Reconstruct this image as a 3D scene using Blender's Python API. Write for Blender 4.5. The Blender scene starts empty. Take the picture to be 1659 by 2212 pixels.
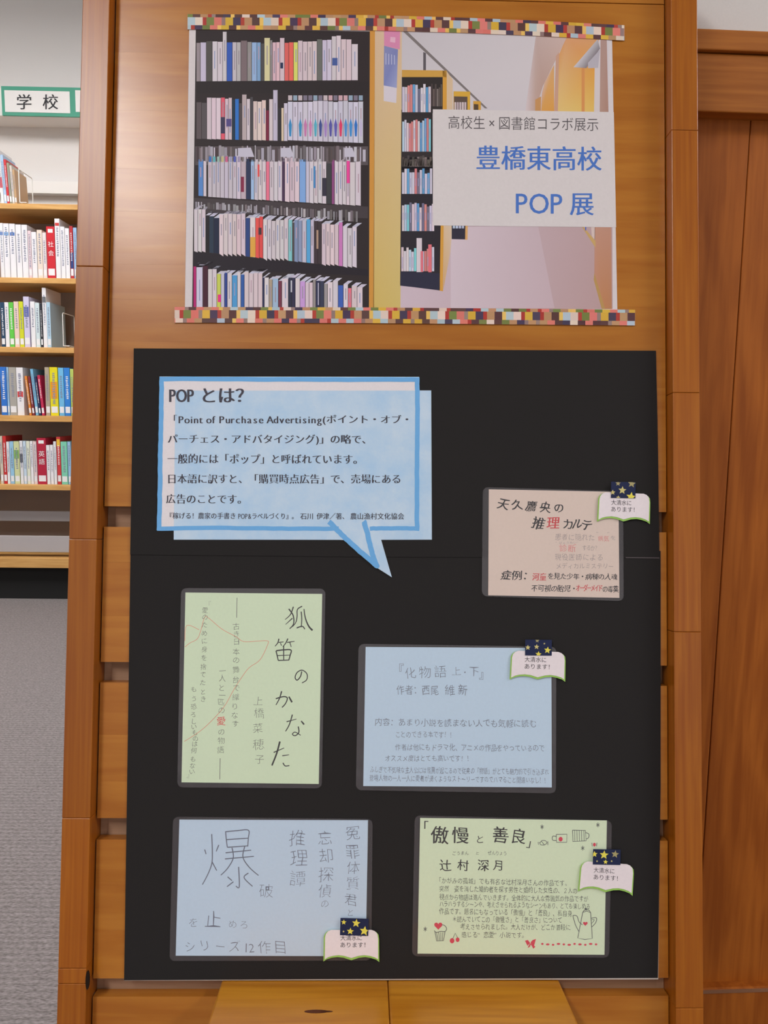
import bpy, math, random
from mathutils import Matrix, Vector
R = random.Random(7)
sc = bpy.context.scene
COL = sc.collection

# ------------------------------------------------------------------ camera
F, CX, CY = 1790.0, 829.5, 1106.0            # focal length and centre in pixels of the 1659 x 2212 frame
LEAN = math.radians(9.58)                    # the display stand leans back
EYE = 0.85
RL = Matrix.Rotation(-LEAN, 3, 'X')          # stand axes -> room axes
yaw, pit, rol = -0.02055509, 0.04145603, -0.00960783
MB_ = Matrix.Rotation(yaw, 3, 'Z') @ Matrix.Rotation(pit, 3, 'X') @ Matrix.Rotation(rol, 3, 'Y')
CB = Vector((-0.01989794, -0.81611044, 0.0))  # camera in stand axes
O = Vector((0, 0, EYE)) - Vector((0, 0, (RL @ CB).z))
B4 = Matrix.Translation(O) @ RL.to_4x4()
CW = O + RL @ CB
MW = RL @ MB_
cam = bpy.data.cameras.new('camera'); cam.sensor_fit = 'VERTICAL'; cam.sensor_height = 24.0
cam.lens = F / 2212 * 24; cam.clip_start = 0.02
co = bpy.data.objects.new('camera', cam); COL.objects.link(co); sc.camera = co
m = Matrix.Identity(4)
for i in range(3):
    m[i][0] = MW[i][0]; m[i][1] = MW[i][2]; m[i][2] = -MW[i][1]; m[i][3] = CW[i]
co.matrix_world = m

# ------------------------------------------------------------------ world, exposure
w = bpy.data.worlds.new('world'); sc.world = w; w.use_nodes = True
w.node_tree.nodes['Background'].inputs[0].default_value = (1.0, 0.97, 0.95, 1)
w.node_tree.nodes['Background'].inputs[1].default_value = 0.6
sc.view_settings.view_transform = 'Standard'; sc.view_settings.look = 'None'
sc.view_settings.gamma = 1; sc.view_settings.use_curve_mapping = False
sc.view_settings.exposure = 0.22
LAMP = 40.0                                   # emission of the ceiling light diffusers

# ------------------------------------------------------------------ pixel <-> place helpers
def board(px, py, n=0.0):
    """point of the leaning board's plane (n metres in front of the panel), in stand axes"""
    d = MB_ @ Vector(((px - CX) / F, 1, -(py - CY) / F))
    return CB + d * ((-n - CB.y) / d.y)
def depth(px, py, Y):
    """point of the upright plane y = Y in the room"""
    d = MW @ Vector(((px - CX) / F, 1, -(py - CY) / F))
    return CW + d * ((Y - CW.y) / d.y)
def hitplane(px, py, p0, nrm):
    d = MW @ Vector(((px - CX) / F, 1, -(py - CY) / F))
    return CW + d * ((p0 - CW).dot(nrm) / d.dot(nrm))

def lin(c):
    c /= 255.0
    return c / 12.92 if c <= 0.04045 else ((c + 0.055) / 1.055) ** 2.4
def alb(r, g, b, k=1.25):
    return tuple(min(0.93, lin(v) * k) for v in (r, g, b))

# ------------------------------------------------------------------ materials
MATS = {}
def bsdf(mat): return mat.node_tree.nodes['Principled BSDF']
def plain(name, rgb, rough=0.6, spec=0.3, bump=0.0, bscale=400):
    if name in MATS: return MATS[name]
    mt = bpy.data.materials.new(name); mt.use_nodes = True; nt = mt.node_tree; b = bsdf(mt)
    b.inputs['Roughness'].default_value = rough; b.inputs['Specular IOR Level'].default_value = spec
    tc = nt.nodes.new('ShaderNodeTexCoord'); nz = nt.nodes.new('ShaderNodeTexNoise')
    nz.inputs['Scale'].default_value = bscale; nz.inputs['Detail'].default_value = 3
    nt.links.new(tc.outputs['Object'], nz.inputs['Vector'])
    mx = nt.nodes.new('ShaderNodeMix'); mx.data_type = 'RGBA'
    mx.inputs[6].default_value = tuple(v * 0.955 for v in rgb) + (1,); mx.inputs[7].default_value = tuple(min(1, v * 1.04) for v in rgb) + (1,)
    nt.links.new(nz.outputs['Fac'], mx.inputs[0]); nt.links.new(mx.outputs[2], b.inputs['Base Color'])
    if bump:
        bp = nt.nodes.new('ShaderNodeBump'); bp.inputs['Strength'].default_value = bump; bp.inputs['Distance'].default_value = 0.0005
        nt.links.new(nz.outputs['Fac'], bp.inputs['Height']); nt.links.new(bp.outputs['Normal'], b.inputs['Normal'])
    MATS[name] = mt; return mt
def paint(r, g, b, k=1.25, rough=0.6, spec=0.25):
    return plain('paper_%d_%d_%d_%d' % (r, g, b, int(k * 100)), alb(r, g, b, k), rough, spec)
def printed(name='printed_ink', rough=0.55):
    if name in MATS: return MATS[name]
    mt = bpy.data.materials.new(name); mt.use_nodes = True; nt = mt.node_tree; b = bsdf(mt)
    b.inputs['Roughness'].default_value = rough; b.inputs['Specular IOR Level'].default_value = 0.25
    a = nt.nodes.new('ShaderNodeAttribute'); a.attribute_name = 'ink'
    nt.links.new(a.outputs['Color'], b.inputs['Base Color']); MATS[name] = mt; return mt
def wood(name, c0, c1, axis, rough=0.38, fine=1.0, spec=0.4, tone=0.10, knots=True):
    """axis: 0/2 the grain direction in the object's own axes"""
    if name in MATS: return MATS[name]
    mt = bpy.data.materials.new(name); mt.use_nodes = True; nt = mt.node_tree; b = bsdf(mt); N = nt.nodes.new; Lk = nt.links.new
    tc = N('ShaderNodeTexCoord'); oi = N('ShaderNodeObjectInfo')
    off = N('ShaderNodeVectorMath'); off.operation = 'MULTIPLY_ADD'
    cmb = N('ShaderNodeCombineXYZ')
    for i in range(3): Lk(oi.outputs['Random'], cmb.inputs[i])
    Lk(cmb.outputs[0], off.inputs[0]); off.inputs[1].default_value = (13.7, 7.3, 21.1); Lk(tc.outputs['Object'], off.inputs[2])
    mp = N('ShaderNodeMapping'); s = [60 * fine, 60 * fine, 60 * fine]; s[axis] = 3.0
    mp.inputs['Scale'].default_value = s; Lk(off.outputs[0], mp.inputs['Vector'])
    mp2 = N('ShaderNodeMapping'); s2 = [9, 9, 9]; s2[axis] = 1.6
    mp2.inputs['Scale'].default_value = s2; Lk(off.outputs[0], mp2.inputs['Vector'])
    n1 = N('ShaderNodeTexNoise'); n1.inputs['Scale'].default_value = 2.2; n1.inputs['Detail'].default_value = 5; n1.inputs['Distortion'].default_value = 0.5
    Lk(mp.outputs[0], n1.inputs['Vector'])
    n2 = N('ShaderNodeTexNoise'); n2.inputs['Scale'].default_value = 1.2; n2.inputs['Detail'].default_value = 2; n2.inputs['Distortion'].default_value = 1.2
    Lk(mp2.outputs[0], n2.inputs['Vector'])
    rg = N('ShaderNodeMath'); rg.operation = 'MULTIPLY'; rg.inputs[1].default_value = 26.0; Lk(n2.outputs['Fac'], rg.inputs[0])
    sn = N('ShaderNodeMath'); sn.operation = 'SINE'; Lk(rg.outputs[0], sn.inputs[0])
    ma = N('ShaderNodeMath'); ma.operation = 'MULTIPLY_ADD'; ma.inputs[1].default_value = 0.10 if knots else 0.03; Lk(sn.outputs[0], ma.inputs[0]); Lk(n1.outputs['Fac'], ma.inputs[2])
    cr = N('ShaderNodeValToRGB'); cr.color_ramp.elements[0].position = 0.30; cr.color_ramp.elements[1].position = 0.72
    cr.color_ramp.elements[0].color = tuple(c1) + (1,); cr.color_ramp.elements[1].color = tuple(c0) + (1,)
    Lk(ma.outputs[0], cr.inputs['Fac'])
    hs = N('ShaderNodeHueSaturation')
    tv = N('ShaderNodeMapRange'); tv.inputs['To Min'].default_value = 1 - tone; tv.inputs['To Max'].default_value = 1 + tone
    Lk(oi.outputs['Random'], tv.inputs['Value']); Lk(tv.outputs[0], hs.inputs['Value']); Lk(cr.outputs[0], hs.inputs['Color'])
    Lk(hs.outputs[0], b.inputs['Base Color'])
    b.inputs['Roughness'].default_value = rough; b.inputs['Specular IOR Level'].default_value = spec
    bp = N('ShaderNodeBump'); bp.inputs['Strength'].default_value = 0.12; bp.inputs['Distance'].default_value = 0.0006
    Lk(n1.outputs['Fac'], bp.inputs['Height']); Lk(bp.outputs[0], b.inputs['Normal'])
    MATS[name] = mt; return mt
def film_mat():
    if 'clear_film' in MATS: return MATS['clear_film']
    mt = bpy.data.materials.new('clear_film'); mt.use_nodes = True; nt = mt.node_tree; nt.nodes.clear(); N = nt.nodes.new; Lk = nt.links.new
    out = N('ShaderNodeOutputMaterial'); tr = N('ShaderNodeBsdfTransparent'); df = N('ShaderNodeBsdfDiffuse'); gl = N('ShaderNodeBsdfGlossy')
    df.inputs['Color'].default_value = (0.62, 0.56, 0.62, 1); gl.inputs['Roughness'].default_value = 0.16
    m1 = N('ShaderNodeMixShader'); m1.inputs[0].default_value = 0.045; Lk(tr.outputs[0], m1.inputs[1]); Lk(df.outputs[0], m1.inputs[2])
    lw = N('ShaderNodeLayerWeight'); lw.inputs['Blend'].default_value = 0.5
    pw = N('ShaderNodeMath'); pw.operation = 'POWER'; pw.inputs[1].default_value = 5; Lk(lw.outputs['Facing'], pw.inputs[0])
    fr = N('ShaderNodeMath'); fr.operation = 'MULTIPLY_ADD'; fr.inputs[1].default_value = 0.5; fr.inputs[2].default_value = 0.03; Lk(pw.outputs[0], fr.inputs[0])
    m2 = N('ShaderNodeMixShader'); Lk(fr.outputs[0], m2.inputs[0]); Lk(m1.outputs[0], m2.inputs[1]); Lk(gl.outputs[0], m2.inputs[2])
    tc = N('ShaderNodeTexCoord'); nz = N('ShaderNodeTexNoise'); nz.inputs['Scale'].default_value = 38; nz.inputs['Detail'].default_value = 1
    bp = N('ShaderNodeBump'); bp.inputs['Strength'].default_value = 0.5; bp.inputs['Distance'].default_value = 0.0012
    Lk(tc.outputs['Object'], nz.inputs['Vector']); Lk(nz.outputs['Fac'], bp.inputs['Height']); Lk(bp.outputs[0], gl.inputs['Normal'])
    Lk(m2.outputs[0], out.inputs['Surface']); MATS['clear_film'] = mt; return mt
def carpet_mat():
    mt = bpy.data.materials.new('carpet'); mt.use_nodes = True; nt = mt.node_tree; b = bsdf(mt); N = nt.nodes.new; Lk = nt.links.new
    tc = N('ShaderNodeTexCoord'); mp = N('ShaderNodeMapping'); mp.inputs['Scale'].default_value = (90, 260, 60); Lk(tc.outputs['Object'], mp.inputs['Vector'])
    n1 = N('ShaderNodeTexNoise'); n1.inputs['Scale'].default_value = 1.6; n1.inputs['Detail'].default_value = 4; Lk(mp.outputs[0], n1.inputs['Vector'])
    mp2 = N('ShaderNodeMapping'); mp2.inputs['Scale'].default_value = (3, 1, 1); Lk(tc.outputs['Object'], mp2.inputs['Vector'])
    wv = N('ShaderNodeTexWave'); wv.bands_direction = 'Y'; wv.inputs['Scale'].default_value = 23; wv.inputs['Distortion'].default_value = 2.2; wv.inputs['Detail'].default_value = 3; wv.inputs['Detail Scale'].default_value = 2.5
    Lk(mp2.outputs[0], wv.inputs['Vector'])
    ad = N('ShaderNodeMath'); ad.operation = 'MULTIPLY_ADD'; ad.inputs[1].default_value = 0.13; Lk(wv.outputs['Fac'], ad.inputs[0]); Lk(n1.outputs['Fac'], ad.inputs[2])
    cr = N('ShaderNodeValToRGB'); cr.color_ramp.elements[0].position = 0.30; cr.color_ramp.elements[1].position = 0.85
    cr.color_ramp.elements[0].color = (0.115, 0.10, 0.098, 1); cr.color_ramp.elements[1].color = (0.325, 0.293, 0.293, 1)
    Lk(ad.outputs[0], cr.inputs['Fac']); Lk(cr.outputs[0], b.inputs['Base Color']); b.inputs['Roughness'].default_value = 0.95; b.inputs['Specular IOR Level'].default_value = 0.1
    bp = N('ShaderNodeBump'); bp.inputs['Strength'].default_value = 0.6; bp.inputs['Distance'].default_value = 0.003
    Lk(ad.outputs[0], bp.inputs['Height']); Lk(bp.outputs[0], b.inputs['Normal']); return mt
def emit(name, rgb, s):
    mt = bpy.data.materials.new(name); mt.use_nodes = True; b = bsdf(mt)
    b.inputs['Base Color'].default_value = (.9, .9, .9, 1); b.inputs['Emission Color'].default_value = rgb + (1,); b.inputs['Emission Strength'].default_value = s
    return mt

HONEY = alb(188, 121, 42, 1.0); HONEY_D = alb(171, 102, 30, 1.0)
POSTC = alb(172, 100, 22, 1.0); POST_D = alb(150, 78, 10, 1.0)
M_PANEL = wood('panel_wood', HONEY, HONEY_D, 0, rough=0.26, fine=0.6, tone=0.035, spec=0.48)
M_POST = wood('post_wood', POSTC, POST_D, 2, rough=0.30, fine=1.7, tone=0.08, knots=False, spec=0.45)
M_LEDGE = wood('ledge_wood', alb(210, 142, 42, 1.0), alb(186, 116, 28, 1.0), 0, rough=0.33, fine=0.7, tone=0.04)
M_BACKW = wood('slot_wood', alb(186, 150, 124, 1.0), alb(164, 128, 100, 1.0), 0, rough=0.6, spec=0.2)
M_WALLW = wood('wainscot_wood', alb(174, 98, 32, 1.0), alb(146, 76, 20, 1.0), 2, rough=0.45, fine=0.8, tone=0.05, spec=0.25)
M_RAILW = wood('wainscot_rail_wood', alb(188, 116, 46, 1.0), alb(160, 92, 30, 1.0), 0, rough=0.45, tone=0.04, spec=0.25)
M_SHELF = wood('shelf_wood', (0.66, 0.38, 0.13), (0.54, 0.28, 0.08), 0, rough=0.5, tone=0.05)
M_INK = printed()
M_FILM = film_mat()

# ------------------------------------------------------------------ objects
def setp(o, label=None, cat=None, group=None, kind=None):
    for k, v in (('label', label), ('category', cat), ('group', group), ('kind', kind)):
        if v: o[k] = v
    return o
def empty(name, mat4, label, cat, group=None):
    o = bpy.data.objects.new(name, None); o.empty_display_size = 0.05; COL.objects.link(o); o.matrix_world = mat4
    return setp(o, label, cat, group)
def link(name, me, mat, parent=None, mat4=None):
    o = bpy.data.objects.new(name, me); COL.objects.link(o)
    if mat is not None and not me.materials: me.materials.append(mat)
    if parent is not None: o.parent = parent
    if mat4 is not None:
        if parent is None: o.matrix_world = mat4
        else: o.matrix_local = mat4
    return o
class Mesh:
    def __init__(s): s.v = []; s.f = []; s.c = []
    def poly(s, pts, col=None):
        i = len(s.v); s.v += [tuple(p) for p in pts]; s.f.append(tuple(range(i, i + len(pts))))
        if col is not None:
            if isinstance(col[0], (tuple, list)): s.c += [tuple(c) + (1,) for c in col]
            else: s.c += [tuple(col) + (1,)] * len(pts)
    def box(s, x0, x1, y0, y1, z0, z1):
        i = len(s.v)
        s.v += [(x, y, z) for z in (z0, z1) for y in (y0, y1) for x in (x0, x1)]
        s.f += [tuple(i + k for k in q) for q in ((0, 2, 3, 1), (4, 5, 7, 6), (0, 1, 5, 4), (2, 6, 7, 3), (0, 4, 6, 2), (1, 3, 7, 5))]
    def slab(s, pts, y0, y1):
        """pts (x, z), counter-clockwise seen from the front (-y); y0 front, y1 back"""
        i = len(s.v); n = len(pts)
        s.v += [(p[0], y0, p[1]) for p in pts] + [(p[0], y1, p[1]) for p in pts]
        s.f.append(tuple(range(i, i + n))); s.f.append(tuple(range(i + 2 * n - 1, i + n - 1, -1)))
        for k in range(n):
            a, b = i + k, i + (k + 1) % n
            s.f.append((a, a + n, b + n, b))
    def tube(s, pts, r, seg=6):
        rings = []
        for k, p in enumerate(pts):
            p = Vector(p); q = Vector(pts[min(k + 1, len(pts) - 1)]) - Vector(pts[max(k - 1, 0)]); q.normalize()
            a = q.orthogonal().normalized(); b = q.cross(a)
            i = len(s.v); rings.append(i)
            s.v += [tuple(p + a * (r * math.cos(t * 2 * math.pi / seg)) + b * (r * math.sin(t * 2 * math.pi / seg))) for t in range(seg)]
        for a, b in zip(rings, rings[1:]):
            for t in range(seg): s.f.append((a + t, a + (t + 1) % seg, b + (t + 1) % seg, b + t))
        s.f.append(tuple(rings[0] + t for t in range(seg))[::-1]); s.f.append(tuple(rings[-1] + t for t in range(seg)))
    def data(s, name, bevel=0):
        me = bpy.data.meshes.new(name); me.from_pydata(s.v, [], s.f)
        if s.c:
            a = me.color_attributes.new('ink', 'FLOAT_COLOR', 'POINT')
            a.data.foreach_set('color', [x for c in s.c for x in c])
        me.update(); return me
    def build(s, name, mat, parent=None, mat4=None, bevel=0.0):
        me = s.data(name); o = link(name, me, mat, parent, mat4)
        if bevel:
            md = o.modifiers.new('edge', 'BEVEL'); md.width = bevel; md.segments = 2; md.limit_method = 'ANGLE'; md.harden_normals = False
        return o
def boxat(name, x0, x1, y0, y1, z0, z1, mat, parent=None, mat4=None, bevel=0.0, base=None):
    """a box whose origin is at its own lower front left corner"""
    mb = Mesh(); mb.box(0, x1 - x0, 0, y1 - y0, 0, z1 - z0)
    t = Matrix.Translation((x0, y0, z0))
    return mb.build(name, mat, parent, (mat4 @ t) if mat4 is not None else t, bevel)

# ------------------------------------------------------------------ the room
floor = boxat('floor', -6, 5, -5, 4.2, -0.05, 0, carpet_mat()); setp(floor, kind='structure', label='grey ribbed carpet floor')
ceil = boxat('ceiling', -6, 5, -5, 4.2, 2.62, 2.7, plain('ceiling_paint', (0.75, 0.74, 0.72), 0.9, 0.1)); setp(ceil, kind='structure', label='white plaster ceiling')
YB = 2.72                                                        # bookcase front
YW = YB + 0.42
M_WHITE = plain('wall_paint', (0.74, 0.72, 0.71), 0.9, 0.1)
M_TRIMW = plain('white_trim', (0.80, 0.79, 0.78), 0.6, 0.3)
wb = boxat('wall_back', -6, 5, YW, YW + 0.1, 0, 2.62, M_WHITE); setp(wb, kind='structure', label='off-white plaster wall behind the bookcase')

# partition with wooden wainscot, right of the stand
WR = Matrix.Translation((0.39, 0.215, 0)) @ Matrix.Rotation(math.radians(2.3), 4, 'Z')
wp = WR.translation; wn = WR.to_3x3() @ Vector((0, -1, 0)); WRi = WR.inverted()
def zwall(px, py): return (WRi @ hitplane(px, py, wp, wn)).z
z_cap1, z_cap0, z_rail0, z_base = zwall(1560, 89), zwall(1560, 135), zwall(1560, 258), zwall(1560, 2120)
X0, X1 = -0.30, 1.6
wr = boxat('wall_right', X0, X1, 0.018, 0.14, 0, 2.62, M_WHITE, None, WR); setp(wr, kind='structure', label='plastered partition with wooden wainscot')
def wr_part(name, x0, x1, y0, y1, z0, z1, mat, bev=0.0015):
    return boxat(name, x0 - X0, x1 - X0, y0 - 0.018, y1 - 0.018, z0, z1, mat, wr, None, bev)
wr_part('cap_rail', X0, X1, -0.030, 0.018, z_cap0 + 0.001, z_cap1, M_RAILW)
wr_part('top_rail', X0, X1, -0.024, 0.018, z_rail0, z_cap0, M_RAILW)
xs = (WRi @ hitplane(1622, 265, wp, wn)).x
PWD = 0.125; k = -6
while xs + k * PWD < X1:
    a, b = max(X0, xs + k * PWD), min(X1, xs + (k + 1) * PWD)
    if b - a > 0.02: wr_part('plank', a + 0.0005, b - 0.0005, 0, 0.018, z_base - 0.02, z_rail0 + 0.004, M_WALLW, 0.0012)
    k += 1
bb = boxat('baseboard_right', X0, X1, -0.014, 0.018, 0.0, z_base, M_WALLW, None, WR, 0.003); setp(bb, kind='structure', label='dark wooden baseboard below the wainscot')

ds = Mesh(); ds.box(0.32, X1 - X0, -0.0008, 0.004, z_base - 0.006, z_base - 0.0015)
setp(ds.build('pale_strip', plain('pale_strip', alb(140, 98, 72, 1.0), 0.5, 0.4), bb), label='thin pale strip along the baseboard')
# ceiling lights (two-tube fittings flush with the ceiling)
M_DIFF = emit('lamp_diffuser', (1.0, 0.98, 0.965), LAMP)
M_HOUS = plain('lamp_housing', (0.8, 0.8, 0.8), 0.4, 0.4)
LIGHTS = [(-1.05, 1.35, 'nearest the bookcase'), (-3.0, 1.35, 'added far left of the bookcase aisle to brighten the books'), (-1.05, -2.1, 'behind the camera on the left'), (2.5, -1.2, 'on the right beyond the partition corner')]  # far left fitting is an unseen extra, added to brighten the bookcase
for lx, ly, wh in LIGHTS:
    t = empty('ceiling_light', Matrix.Translation((lx, ly, 2.62)), 'white flat ceiling light ' + wh, 'ceiling light', 'ceiling lights of the reading room')
    h = Mesh(); h.box(-0.16, 0.16, -0.63, 0.63, -0.03, 0); h.build('housing', M_HOUS, t)
    d = Mesh(); d.box(-0.13, 0.13, -0.60, 0.60, -0.045, -0.0305); d.build('diffuser', M_DIFF, t)

# ------------------------------------------------------------------ the leaning display stand
POST_N, PAN_T = 0.016, 0.014
st = empty('display_stand', B4 @ Matrix.Translation(board(829, 1106)), 'honey coloured wooden display stand leaning back, with slotted panel and small ledge', 'display stand')
S0 = board(829, 1106)
def sp(name, x0, x1, n0, n1, z0, z1, mat, bevel=0.0, parent=None):
    """box on the stand: n0 behind, n1 in front (metres from the panel face)"""
    o = boxat(name, x0 - S0.x, x1 - S0.x, -n1, -n0, z0 - S0.z, z1 - S0.z, mat, parent or st, None, bevel); return o
XL, XR = -0.305, 0.305
xi_l = (board(234, 200, POST_N).x + board(190, 1900, POST_N).x) / 2
xi_r = (board(1447, 200, POST_N).x + board(1459, 1300, POST_N).x) / 2
VB, VT = -O.z / math.cos(LEAN) + 0.006, 0.67
def vz(px, py): return board(px, py, POST_N).z
for side, (xa, xb), cuts in (('l', (XL, xi_l), [vz(150, y) for y in (2125, 2092, 1767, 1164, 574)]),
                             ('r', (xi_r, XR), [vz(1490, y) for y in (2178, 1365, 848, 281)])):
    core = Mesh(); core.box(0, xb - xa - 0.004, 0, 0.038, 0, VT - VB - 0.004)
    c = core.build('post', M_POST, st, Matrix.Translation((xa + 0.002 - S0.x, -POST_N + 0.003, VB + 0.002 - S0.z)))
    zs = [VB] + cuts + [VT]
    for a, b in zip(zs, zs[1:]):
        mb = Mesh(); mb.box(0, xb - xa, 0, 0.044, 0, b - a - 0.0002)
        mb.build('post_block', M_POST, c, Matrix.Translation((-0.002, -0.003, a - VB - 0.002)), 0.0007)
# panel planks and slats (y of the edges at mid frame)
def edge(y): return board(840, y).z
def row(name, ys):
    for a, b in zip(ys, ys[1:]):
        sp(name, xi_l + 0.0014, xi_r - 0.0012, -PAN_T, 0, edge(b) + 0.00006, edge(a), M_PANEL, 0.0)
row('plank', [-260, -130, -5]); 
row('plank', [-3, 125, 250, 375, 467, 580, 655, 745, 830, 922, 1010, 1100])
for ys in ([1144, 1220, 1335, 1434], [1478, 1590, 1690, 1769], [1815, 1905, 2010, 2113], [2152, 2260, 2370]): row('slat_board', ys)
sp('backing_board', xi_l + 0.008, xi_r - 0.008, -0.022, -0.0145, edge(2430), edge(1040), M_BACKW)
for y0, y1 in ((1096, 1148), (1430, 1482), (1765, 1819), (2109, 2156)):
    for xa in (xi_l, xi_r - 0.008):
        sp('slot_spacer', xa + 0.0002, xa + 0.0078, -0.034, -0.016, edge(y1 + 6), edge(y0 - 6), M_BACKW)
# knot hole in the left post and the small ledge
zl = board(840, 2119.5).z
lx0, lxm, lx1 = board(478, 2117).x, board(838, 2117).x, board(1209, 2113).x
for a, b in ((lx0, lxm), (lxm, lx1)):
    sp('ledge_board', a + 0.0002, b - 0.0002, -PAN_T, 0.135, zl - 0.022, zl, M_LEDGE, 0.002)
dk = Mesh(); kp = board(192, 2118, POST_N + 0.0004)
pts = [(0.0018 * math.cos(t), 0.0085 * math.sin(t)) for t in [i * math.pi / 12 for i in range(24)]]
dk.slab([(p[0] + kp.x - S0.x - 0.0014, p[1] + kp.z - S0.z) for p in pts], kp.y, kp.y + 0.002)
setp(dk.build('knot_hole', plain('dark_knot', (0.02, 0.012, 0.008), 0.9, 0.1), st), label='small black knot hole')
kn = Mesh(); kz = 0.052
for cx_, sx, sy in ((0.0, 0.011, 0.003), (0.009, 0.006, 0.0015)):
    kc = board(690, 2160)
    pp = [(kc.x - S0.x + cx_ + sx * math.cos(t), -kz - sy * math.sin(t), zl - S0.z + 0.00015) for t in [i * math.pi / 8 for i in range(16)]]
    kn.poly(pp)
setp(kn.build('knot', plain('brown_knot', alb(96, 45, 14, 1.0), 0.5, 0.3), st), label='dark brown knot in the ledge')
# rear legs that carry the leaning stand
for xa in (XL, XR - 0.03):
    top = (B4 @ Vector((xa, 0.03, 0.5)))
    mb = Mesh(); mb.box(0, 0.03, 0, 0.02, 0, top.z)
    lg = mb.build('rear_leg', M_POST, None, Matrix.Translation((xa, top.y, 0.0)))
    mw = lg.matrix_world.copy(); lg.parent = st; lg.matrix_parent_inverse = st.matrix_world.inverted(); lg.matrix_world = mw

# ------------------------------------------------------------------ lettering
GL = {}
def glyph(ch, off):
    k = (ch, off)
    if k in GL: return GL[k]
    cu = bpy.data.curves.new('glyph', 'FONT'); cu.body = ch; cu.size = 1; cu.resolution_u = 3; cu.dimensions = '2D'; cu.fill_mode = 'FRONT'; cu.offset = off
    o = bpy.data.objects.new('glyph', cu); COL.objects.link(o); bpy.context.view_layer.update()
    me = bpy.data.meshes.new_from_object(o)
    vs = [(v.co.x, v.co.y) for v in me.vertices]; fs = [tuple(p.vertices) for p in me.polygons]
    bpy.data.objects.remove(o); bpy.data.curves.remove(cu); bpy.data.meshes.remove(me)
    GL[k] = (vs, fs); return GL[k]
def is_half(ch): return ord(ch) < 0x250
ADV = {'×': 1.0, '“': .5, '”': .5, ' ': 0.30, 'i': .30, 'l': .30, 'f': .36, 't': .38, 'r': .40, 'P': .60, 'O': .74, '!': .32, '(': .36, ')': .36, '1': .55, '&': .7}
def adv(ch): return ADV.get(ch, 0.56) if is_half(ch) else 1.0
def stamp(mb, mapf, ch, cx, cy, size, sx=1.0, rot=0.0, slant=0.0, off=0.0, col=None, stamps=(0.0,), lay=0, wob=0.0):
    """glyph centred on pixel (cx, cy); mapf(px, py, layer) -> part coordinates"""
    if not ch: mb.new()
    if ch in ' 　': return
    vs, fs = glyph(ch, off); ax = adv(ch) / 2
    if is_half(ch): ax = (min(v[0] for v in vs) + max(v[0] for v in vs)) / 2
    cr, sr = math.cos(rot), math.sin(rot)
    p1, p2, q1, q2 = [R.uniform(0, 6.28) for _ in range(4)]
    for si, dx in enumerate(stamps):
        i = len(mb.v)
        for x, y in vs:
            x, y = x + wob * math.sin(5 * y + p1) + wob * .5 * math.sin(11 * y + p2), y + wob * math.sin(5 * x + q1) + wob * .4 * math.sin(9 * x + q2)
            x = x - ax + dx; y = y - 0.38
            x = (x + slant * y) * size * sx; y = y * size
            X, Y = x * cr + y * sr, -x * sr + y * cr
            mb.v.append(tuple(mapf(cx + X, cy - Y, lay + si * 0.2)))
            if col is not None: mb.c.append(tuple(col) + (1,))
        mb.f += [tuple(i + q for q in f) for f in fs]
def line(mb, mapf, s, x0, x1, y0, y1, size, jit=0.0, **kw):
    """a line of text whose ends sit at pixel columns x0 and x1"""
    if isinstance(mb, Multi): mb.new()
    tot = sum(adv(c) for c in s); sc_ = (x1 - x0) / tot; x = x0
    sx = kw.pop('sx', None) or min(1.25, sc_ / size)
    for ch in s:
        a = adv(ch) * sc_; c = x + a / 2; t = (c - x0) / max(1, x1 - x0); x += a
        stamp(mb, mapf, ch, c + R.uniform(-jit, jit) * size * .25, y0 + (y1 - y0) * t + R.uniform(-jit, jit) * size * .35,
              size * (1 + R.uniform(-jit, jit) * .6), sx=sx, wob=.035 if jit > .05 else 0.0, rot=R.uniform(-jit, jit) * .5, **kw)
def cat(pts, n=5):
    if len(pts) < 3: return [pts[0], ((pts[0][0] + pts[-1][0]) / 2, (pts[0][1] + pts[-1][1]) / 2), pts[-1]]
    P = [pts[0]] + list(pts) + [pts[-1]]; out = []
    for a, b, c, d in zip(P, P[1:], P[2:], P[3:]):
        for k in range(n):
            t = k / n
            out.append(tuple(0.5 * (2 * b[i] + (c[i] - a[i]) * t + (2 * a[i] - 5 * b[i] + 4 * c[i] - d[i]) * t * t + (3 * b[i] - a[i] - 3 * c[i] + d[i]) * t ** 3) for i in (0, 1)))
    return out + [pts[-1]]
def stroke(mb, mapf, pts, wd, taper=0.5, col=None, smooth=True, lay=0, closed=False):
    if smooth: pts = cat(pts)
    n = len(pts); L, Rr = [], []
    for k, p in enumerate(pts):
        a = pts[max(0, k - 1)]; b = pts[min(n - 1, k + 1)]
        if closed and k in (0, n - 1): a, b = pts[n - 2], pts[1]
        dx, dy = b[0] - a[0], b[1] - a[1]; l = math.hypot(dx, dy) or 1
        wv = wd * (1 - taper * (k / (n - 1))) / 2
        L.append(mapf(p[0] - dy / l * wv, p[1] + dx / l * wv, lay)); Rr.append(mapf(p[0] + dy / l * wv, p[1] - dx / l * wv, lay))
    for k in range(n - 1): mb.poly([Rr[k], Rr[k + 1], L[k + 1], L[k]][::-1], col)
def disc(mb, mapf, cx, cy, rx, ry, col=None, lay=0, n=14):
    mb.poly([mapf(cx + rx * math.cos(-t * 2 * math.pi / n), cy + ry * math.sin(-t * 2 * math.pi / n), lay) for t in range(n)], col)
def heart(mb, mapf, cx, cy, s, col=None, lay=0):
    pts = []
    for k in range(24):
        t = -k * math.pi / 12
        pts.append(mapf(cx + s * 16 * math.sin(t) ** 3 / 17, cy - s * (13 * math.cos(t) - 5 * math.cos(2 * t) - 2 * math.cos(3 * t) - math.cos(4 * t)) / 17, lay))
    mb.poly(pts[::-1] if False else pts, col)
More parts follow.
